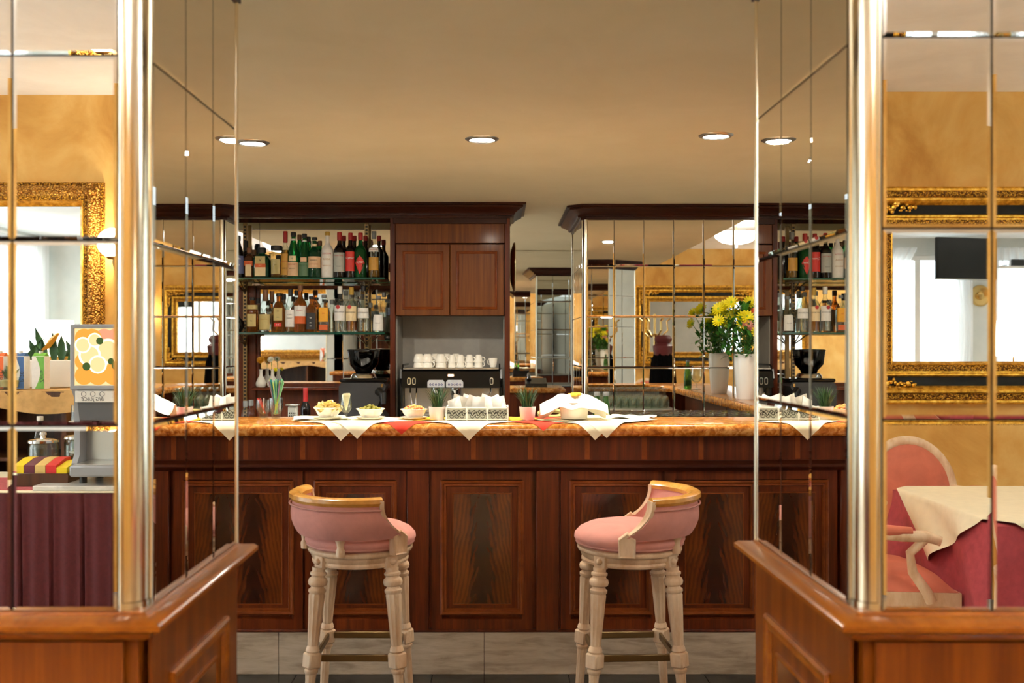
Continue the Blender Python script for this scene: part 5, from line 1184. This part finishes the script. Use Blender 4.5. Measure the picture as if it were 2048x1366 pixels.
# tea boxes in a wooden tray
tx0, tx1 = -2.43, -2.135
t = thing('tea_tray', 'wooden tray holding colourful tea packets on the buffet', 'tray', ((tx0+tx1)/2, -1.37, .755)); hw = (tx1-tx0)/2
part('tray_front', MB().cbox(-hw, hw, .09, .10, 0, .065, .002), 'buffet_wood', t); part('tray_back', MB().cbox(-hw, hw, -.10, -.09, 0, .085, .002), 'buffet_wood', t); part('tray_floor', MB().cbox(-hw+.01, hw-.01, -.09, .09, 0, .008, .001), 'buffet_wood', t)
for sx in (-1, 1): part('tray_end', MB().extr([(-.09, 0), (.09, 0), (.09, .065), (-.09, .085)], 'x', sx*hw-.01*(sx > 0), sx*hw+.01*(sx < 0)), 'buffet_wood', t)
for i, (m, nm) in enumerate((('tea_yellow', 'yellow'), ('tea_red', 'red'), ('tea_tan', 'tan'), ('tea_plum', 'plum'), ('tea_yellow', 'bright yellow'))):
    b = MB().extr([(-.085, .010), (.082, .010), (.082, .102), (-.03, .128), (-.085, .128)], 'x', -.0255, .0255); o = single('tea_box', b, m, ['short yellow tea packet nearest the juice dispenser', 'red tea packet in the wooden tray', 'tan tea packet in the middle of the tray', 'plum tea packet in the wooden tray', 'yellow tea packet farthest from the dispenser'][i], 'tea packet', (tx1-.04-i*.0535, -1.37, .756 - (.02 if i == 0 else 0)))
    if i == 0: o.location.z = .7635; o.scale = (1, 1, .82)
# jars, bottles and glasses on the buffet
def jar(label, x, y, r, h, z=.7555):
    t = thing('glass_jar', label, 'jar', (x, y, z)); part('glass_body', MB().lathe([(0, .004), (r*.95, 0), (r, .006), (r, h*.9), (r*.9, h), (r*.86, h), (r*.95, h*.89), (r*.95, .01), (0, .01)], 28), 'clear_glass', t)
    part('lid', MB().lathe([(r*.85, h+.001), (r*1.05, h+.002), (r*1.05, h+.014), (r*.8, h+.022), (.014, h+.026), (.012, h+.034), (.02, h+.044), (.016, h+.056), (0, h+.06)], 28), 'chrome', t); part('muesli', MB().lathe([(0, .012), (r*.93, .012), (r*.93, h*.35), (0, h*.38)], 24), 'label_grey', t)
jar('glass jar with a metal lid, left of two on the buffet', -2.41, -1.60, .075, .185); jar('second glass jar with a metal lid beside the first', -2.58+.33, -1.66, .07, .20)
bottle_kw = dict(name='water_bottle')
t = thing('water_bottle', 'clear glass water bottle standing behind the jars', 'bottle', (-2.50, -1.76, .7505)); part('glass_body', MB().lathe([(0, .003), (.036, 0), (.038, .006), (.038, .18), (.03, .22), (.015, .27), (.014, .31), (0, .31)], 24), 'clear_glass', t); part('cap', MB().lathe([(.016, .295), (.017, .296), (.017, .318), (0, .319)], 18), 'cap_white', t)
t = thing('glass_stand', 'two-tier stand of upturned tumblers on the buffet', 'stand', (-2.20, -1.72, .7505))
for zz in (.13, .29): part('tier', MB().lathe([(0, zz), (.115, zz), (.12, zz+.005), (.115, zz+.009), (0, zz+.009)], 32), 'porcelain', t)
part('pole', MB().tube([(0, 0, 0), (0, 0, .42)], .007, 8), 'chrome', t); part('foot', MB().lathe([(0, 0), (.09, 0), (.085, .008), (.01, .014)], 24), 'chrome', t)
for zz in (.1395, .2995):
    for i in range(5):
        a = i*2*PI/5+.3; single('tumbler', MB().lathe([(.034, 0), (.03, .085), (0, .087), (0, .082), (.028, .08), (.032, 0), (.034, 0)], 20), 'clear_glass', 'upturned tumbler on the two-tier stand', 'glass', (-2.20+.075*math.cos(a), -1.72+.075*math.sin(a), .7505+zz), group='upturned tumblers on the stand')
# tall sideboard behind, with cloth and cartons
t = thing('sideboard', 'tall dark sideboard with open front behind the buffet', 'sideboard', (-3.1, -2.2, 0)); sb0, sb1 = -3.85, -2.42
wpart('top_board', MB().cbox(sb0, sb1, -2.46, -1.92, 1.16, 1.20, .006), 'buffet_wood', t); wpart('back', MB().box(sb0+.03, sb1-.03, -2.46, -2.44, .05, 1.16), 'buffet_wood', t, 0)
for xx in (sb0+.02, -3.1, sb1-.05): wpart('upright', MB().box(xx, xx+.03, -2.44, -1.95, 0, 1.16), 'buffet_wood', t, 0)
for zz in (.4, .8): wpart('shelf', MB().box(sb0+.055, sb1-.06, -2.43, -1.97, zz, zz+.02), 'buffet_wood', t, 0)
def rc(u, v):
    x = sb0 + (sb1-sb0+.10)*u - .02; s_ = v*.66
    if s_ < .52: return (x, -2.44+s_+.0, 1.2025 + .002*math.sin(30*u))
    return (min(x, sb1+.05), -1.915+.006*math.sin(40*u), 1.2025-(s_-.52)*(.7+.25*math.sin(9*u)))
single('sideboard_cloth', MB().grid(rc, 60, 14), 'tan_cloth', 'tan cloth over the sideboard with a scalloped edge', 'cloth', smooth=60)
for i, (m, nm, tx) in enumerate((('milk_green', 'green', 'Zero'), ('milk_blue', 'blue', 'P 20'), ('label_orange', 'orange', 'BIO'))):
    x = -2.615 - i*.115; t = thing('milk_carton', 'white and %s milk carton on the sideboard' % nm, 'carton', (x, -2.02, 1.207)); part('carton', MB().cbox(-.036, .036, -.036, .036, 0, .185, .002), 'label_white', t)
    part('swoosh', MB().strip([[(-.036*.98+.030*math.sin(3*k)+.018, .0364, .002+.18*k), (.034, .0364, .002+.18*k)] for k in [j/10 for j in range(11)]], False), m, t, 0); part('gable', MB().extr([(-.034, .185), (.034, .185), (.004, .205), (-.004, .205)], 'x', -.034, .034), m, t); part('screw_cap', MB().lathe([(0, .20), (.012, .20), (.012, .215), (0, .215)], 14), 'cap_white', t)
    letters(tx, .034, 'ink_black', t, (.022, .0372, .07), None, PI).rotation_euler = (0, -PI/2, PI)
def succ(name, label, x, y, z, s_, m, n, seed):
    random.seed(seed); t = thing(name, label, 'potted plant', (x, y, z)); part('pot', MB().lathe([(0, 0), (.05*s_, 0), (.065*s_, .06*s_), (.06*s_, .06*s_), (.05*s_, .01), (0, .01)], 24), 'clear_glass', t); part('soil', MB().lathe([(0, .012), (.05*s_, .012), (.056*s_, .045*s_), (0, .05*s_)], 20), 'label_tan', t)
    for i in range(n):
        a = 2*PI*i/n*2.4; L = random.uniform(.06, .10)*s_; lean = random.uniform(.2, .9)
        part('leaf', MB().strip([[(q*L*lean*math.cos(a)-w_*s_*math.sin(a)*k, q*L*lean*math.sin(a)+w_*s_*math.cos(a)*k, .04*s_+q*L*(1-.3*lean*q)) for k in (-1, 0, 1)] for q, w_ in ((0, .008), (.4, .012), (.8, .007), (1, .001))], False), m, t, 60)
succ('succulent', 'pale green succulent in a glass bowl on the sideboard', -2.78, -1.995, 1.207, 1.1, 'leaf_blue', 18, 3)
t = thing('flower_box', 'low white planter with a yellow tropical bloom and spiky leaves', 'planter', (-2.68, -2.25, 1.207)); part('box', MB().cbox(-.16, .16, -.05, .05, 0, .16, .004), 'vase_white', t)
random.seed(8)
for i in range(7):
    x = -.13+.043*i; L = random.uniform(.12, .2); a = random.uniform(-.06, .06); part('leaf', MB().strip([[(x+a*q*2-w_, .01, .15+q*L), (x+a*q*2, .0, .15+q*L), (x+a*q*2+w_, .01, .15+q*L)] for q, w_ in ((0, .012), (.35, .028), (.7, .02), (1, .001))], False), 'leaf_dark', t, 60)
part('bloom', MB().strip([[(-.02+.10*q, .02, .22+.10*q+w_), (-.02+.10*q, .045, .22+.10*q), (-.02+.10*q, .02, .22+.10*q-w_)] for q, w_ in ((0, .004), (.4, .03), (.8, .02), (1, .002))], False), 'petal_gold', t, 60)
# ------------------------------------------------------------------ pink dining chairs and tables
def oval(rx, rz, n=36): return [(rx*math.cos(2*PI*i/n), rz*math.sin(2*PI*i/n)) for i in range(n)]
def dining_chair(label, x, y, rz):
    """oval-back armchair, facing local -y"""
    t = thing('dining_armchair', label, 'chair', (x, y, 0), rz)
    tilt = Matrix.Translation((0, .235, .665)) @ Matrix.Rotation(-.16, 4, 'X')
    fr = MB(); L = []
    for k in range(10):
        a = 2*PI*k/10; d_ = .026*math.cos(a); yy = .020*math.sin(a); L.append([(px_*(1+d_/.235), yy, pz_*(1+d_/.27)) for px_, pz_ in oval(.235, .27)])
    L.append(L[0]); fr.strip(L); part('back_frame', fr.xf(tilt), 'whitewash', t)
    pd = MB(); pd.strip([[(a*k, yy, b*k) for a, b in oval(.222, .256)] for k, yy in ((.02, -.040), (.5, -.037), (.85, -.026), (1, -.008), (1, .012), (.6, .020), (.02, .022))], True, True); part('back_pad', pd.xf(tilt), 'salmon_velvet', t)
    part('seat_rail', MB().strip([[(sx*w_, yy, z) for sx, yy, w_ in ((-1, -.27, .29), (1, -.27, .29), (1, .24, .235), (-1, .24, .235))] for z in (.375, .435)], True, True), 'whitewash', t)
    n = 12
    part('seat_cushion', MB().grid(lambda u, v: ((2*u-1)*(.285-.05*v), -.265+.50*v, .436+.075*(1-(2*u-1)**4)**.6*(1-(2*v-1)**4)**.6), n, n), 'salmon_velvet', t, 60)
    for sx in (-1, 1):
        part('leg', MB().lathe([(0, 0), (.012, 0), (.013, .02), (.023, .30), (.025, .31), (.020, .32), (.027, .33), (.027, .375), (0, .375)], 16, (sx*.265, -.245, 0)), 'whitewash', t)
        part('leg', MB().tube([(sx*.22, .29, 0), (sx*.22, .23, .25), (sx*.215, .225, .42), (sx*.15, .245, .5)], [.014, .021, .022, .018], 10), 'whitewash', t)
        ar = part('arm', MB().tube([(sx*.225, .235, .68), (sx*.27, .12, .68), (sx*.30, -.02, .672), (sx*.305, -.12, .672), (sx*.30, -.17, .655), (sx*.30, -.165, .635)], [.016, .019, .022, .024, .022, .012], 10), 'whitewash', t)
        part('arm_pad', MB().tube([(sx*.273, .11, .692), (sx*.295, .03, .694), (sx*.304, -.06, .692)], [.016, .024, .018], 10), 'salmon_velvet', ar)
        part('arm_support', MB().tube([(sx*.30, -.12, .665), (sx*.285, -.06, .60), (sx*.275, -.075, .52), (sx*.282, -.13, .44), (sx*.28, -.15, .40)], [.019, .018, .02, .022, .024], 10), 'whitewash', t)
    return t
def dining_table(label, clab, ulab, x, y, a):
    t = thing('dining_table', label, 'table', (x, y, 0)); part('table_board', MB().cbox(-a+.035, a-.035, -a+.035, a-.035, .725, .752, .004), 'buffet_wood', t)
    for sx in (-1, 1):
        for sy_ in (-1, 1): part('leg', MB().lathe([(0, 0), (.018, 0), (.022, .72), (0, .725)], 14, (sx*(a-.07), sy_*(a-.07), 0)), 'steel', t)
    def drape(hh, off, half):
        def fn(u, v):
            p, q = (u-.5)*2*half, (v-.5)*2*half
            if hh == 'diamond': p, q = (p-q)*.7071, (p+q)*.7071
            cx_, cy_ = max(-a-off, min(a+off, p)), max(-a-off, min(a+off, q)); ex, ey = abs(p)-a-off, abs(q)-a-off; e = max(ex, ey, 0.)
            fl_ = .10*e + (.02*math.sin(14*(p+q)) * min(1, e*4))
            if ex > 0: cx_ += math.copysign(fl_, p)
            if ey > 0: cy_ += math.copysign(fl_, q)
            if ex > 0 and ey > 0: e = max(ex, ey) + .35*min(ex, ey)
            return (cx_, cy_, .753 + off - e*(.60 if hh == 'diamond' else 1))
        return MB().grid(fn, 64, 64)
    single('under_cloth', drape('square', .001, a+.40), 'rose_dark', ulab, 'tablecloth', (x, y, 0), smooth=60); single('over_cloth', drape('diamond', .012, a*1.33), 'cream_cloth', clab, 'tablecloth', (x, y, 0), smooth=60)
plain('rose_dark', C(158, 58, 66), .85, var=.15, vs=30, bump=.1, bs=300)
dining_table('square dining table by the gilt mirror under two cloths', 'cream cloth laid cornerwise on the table by the gilt mirror', 'dark rose cloth under the cream one by the gilt mirror', 2.42, -.80, .50)
dining_chair('pink oval-back armchair at the wall side of the table by the gilt mirror', 2.23, -1.62, PI)
dining_chair('pink oval-back armchair with its arm nearest the mirrored column', 1.62, -.80, -PI/2 + PI)
dining_table('square dining table nearer the bar, right of the mirrored column', 'cream cloth laid cornerwise on the table nearer the bar', 'dark rose cloth under the cream one nearer the bar', 3.0, 1.5, .45)
dining_chair('pink oval-back armchair turned from the bar, left of two', 2.75, 2.25, 0); dining_chair('pink oval-back armchair turned from the bar, right of two', 3.45, 2.25, 0)
# coat stand
t = thing('coat_stand', 'slim brass coat stand with curved hooks in the dining room', 'coat stand', (1.68, 2.55, 0)); part('pole', MB().tube([(0, 0, .02), (0, 0, 1.80)], .014, 10), 'brass', t); part('foot', MB().lathe([(0, 0), (.17, 0), (.16, .012), (.03, .03), (.015, .06)], 28), 'brass', t)
for i in range(6):
    a = i*PI/3+.2; c_, s_ = math.cos(a), math.sin(a); part('hook', MB().tube([(0, 0, 1.58), (.07*c_, .07*s_, 1.55), (.14*c_, .14*s_, 1.62), (.13*c_, .13*s_, 1.72), (.17*c_, .17*s_, 1.75)], .009, 8), 'brass', t)
def coatf(a, r, z): return .0
cx_, cy_ = 1.76, 2.60
single('dark_coat', MB().lathe([(.03, 1.41), (.08, 1.38), (.115, 1.28), (.13, 1.1), (.145, .85), (.165, .55), (.15, .53), (.0, .55)], 40, (0, 0, 0), sec=lambda a: 1+.10*math.cos(9*a)+.05*math.cos(5*a+1)), 'coat_black', 'black coat hanging from the brass coat stand', 'coat', (cx_, cy_, 0))
sc_ = MB().lathe([(.0, 1.345), (.09, 1.35), (.105, 1.40), (.11, 1.45), (.085, 1.47), (.07, 1.48), (.09, 1.50), (.095, 1.53), (.07, 1.565), (0, 1.57)], 30, sec=lambda a: 1+.06*math.cos(5*a)); single('maroon_scarf', sc_, 'hat_maroon', 'maroon knitted hat and scarf on top of the black coat', 'scarf', (cx_, cy_, 0.0))
# ------------------------------------------------------------------ window wall at the right: curtains, television, brass plate, router
def curtain(label, axis, p, a0, a1, z0, z1, pinch=0.):
    n = int((a1-a0)/.012)
    def fn(u, v):
        s_ = a0+(a1-a0)*u; w_ = .035*math.sin(s_*2*PI/.11)+.012*math.sin(s_*2*PI/.043)
        if pinch: k = pinch*math.sin(PI*min(1, (1-v)*1.2))**1.0; s_ = s_ + (a0-s_)*k if pinch > 0 else s_ + (s_-a1)*k
        z = z0+(z1-z0)*v; return (p+w_, s_, z) if axis == 'x' else (s_, p+w_, z)
    return single('sheer_curtain', MB().grid(fn, n, 14), 'sheer', label, 'curtain', smooth=60)
curtain('white sheer curtain over the left wall window nearer the bar', 'x', -6.36, 1.8, 5.35, .03, 2.88); curtain('white sheer curtain over the rear window of the left wall', 'x', -6.36, -2.0, .8, .03, 2.88)
for (y0, y1, lb) in ((1.75, 5.42, 'nearer the bar'), (-2.05, .85, 'at the rear')): single('curtain_rail', MB().tube([(-6.36, y0, 2.91), (-6.36, y1, 2.91)], .016, 8), 'white_plastic', 'white curtain rail on the left wall, ' + lb, 'curtain rail')
curtain('white sheer curtain tied back at the left of the first right-hand window', 'y', 5.62, 5.2, 5.95, .03, 2.85, .55); curtain('white sheer curtain tied back at the right of the first right-hand window', 'y', 5.62, 6.25, 6.72, .03, 2.85, -.5); curtain('white sheer curtain over the far right-hand window', 'y', 5.62, 7.0, 8.5, .03, 2.85)
t = thing('television', 'black flat television on a wall arm near the windows', 'television', (6.42, 5.15, 2.65), R(14)); part('casing', MB().cbox(-.48, .48, 0, .05, -.29, .29, .006), 'black_plastic', t); part('screen', MB().box(-.468, .468, -.004, -.0005, -.272, .28), 'screen_black', t, 0); part('trim', MB().cbox(-.48, .48, -.006, -.0002, -.29, -.276, .001), 'steel', t); part('wall_arm', MB().tube([(0, .05, 0), (0.1, .3, 0), (0.02, .6, 0)], .02, 8), 'steel', t)
t = thing('brass_wall_plate', 'round brass plate on the pier between the right-hand windows', 'wall plate', (6.88, 5.748, 2.17)); t.rotation_euler = (PI/2, 0, 0); part('dish', MB().lathe([(0, .012), (.09, .014), (.12, .03), (.15, .03), (.155, .02), (.1, 0), (0, 0)], 32), 'brass', t); part('boss', MB().lathe([(.06, .013), (.05, .032), (0, .042)], 20), 'brass', t)
t = thing('wall_shelf', 'small white shelf right of the television', 'shelf', (7.55, 5.75, 2.55)); part('board', MB().cbox(-.5, .5, -.25, -.002, 0, .03, .003), 'white_plastic', t)
t = thing('router', 'small dark router box on the white wall shelf', 'router', (7.35, 5.62, 2.581)); part('box', MB().cbox(-.09, .09, -.05, .05, 0, .10, .01), 'dark_grey', t); part('cable', MB().tube([(-.09, 0, .03), (-.2, .0, .01), (-.24, .0, .005)], .006, 6), 'black_plastic', t)
# terrace outside the right-hand windows
t = thing('terrace_house', 'pale blue house beyond the right-hand window', 'building', (6.3, 12, 0)); part('wall', MB().box(-2.2, 1.6, 0, .5, -.5, 1.9), 'slate_blue', t, 0); part('roof', MB().extr([(-.3, 1.9), (.8, 1.9), (.25, 2.7)], 'x', -2.4, 1.8), 'grey_dark_plastic', t, 0)
t = thing('terrace_bush', 'leafy bush outside the right-hand window', 'bush', (6.6, 7.6, -.1)); random.seed(3); fb = MB()
for i in range(420):
    a, b, q = random.random()*6.3, random.uniform(-1, 1), random.random()**.33; L = .11; p = (.4*q*math.cos(a)*math.sqrt(1-b*b), .4*q*math.sin(a)*math.sqrt(1-b*b), .95+.55*q*b); st = fb.mark(); fb.strip([[(k*L, s_*w_*L, 0) for s_ in (-1, 1)] for k, w_ in ((0, .05), (.5, .25), (1, .02))], False); fb.xf(Matrix.Translation(p) @ Matrix.Rotation(random.random()*6, 4, 'Z') @ Matrix.Rotation(random.random()*3, 4, 'X'), st)
part('foliage', fb, 'leaf_dark', t, 60, 'stuff'); part('stem', MB().tube([(0, 0, 0), (0, 0, .6)], .03, 8), 'buffet_wood', t)
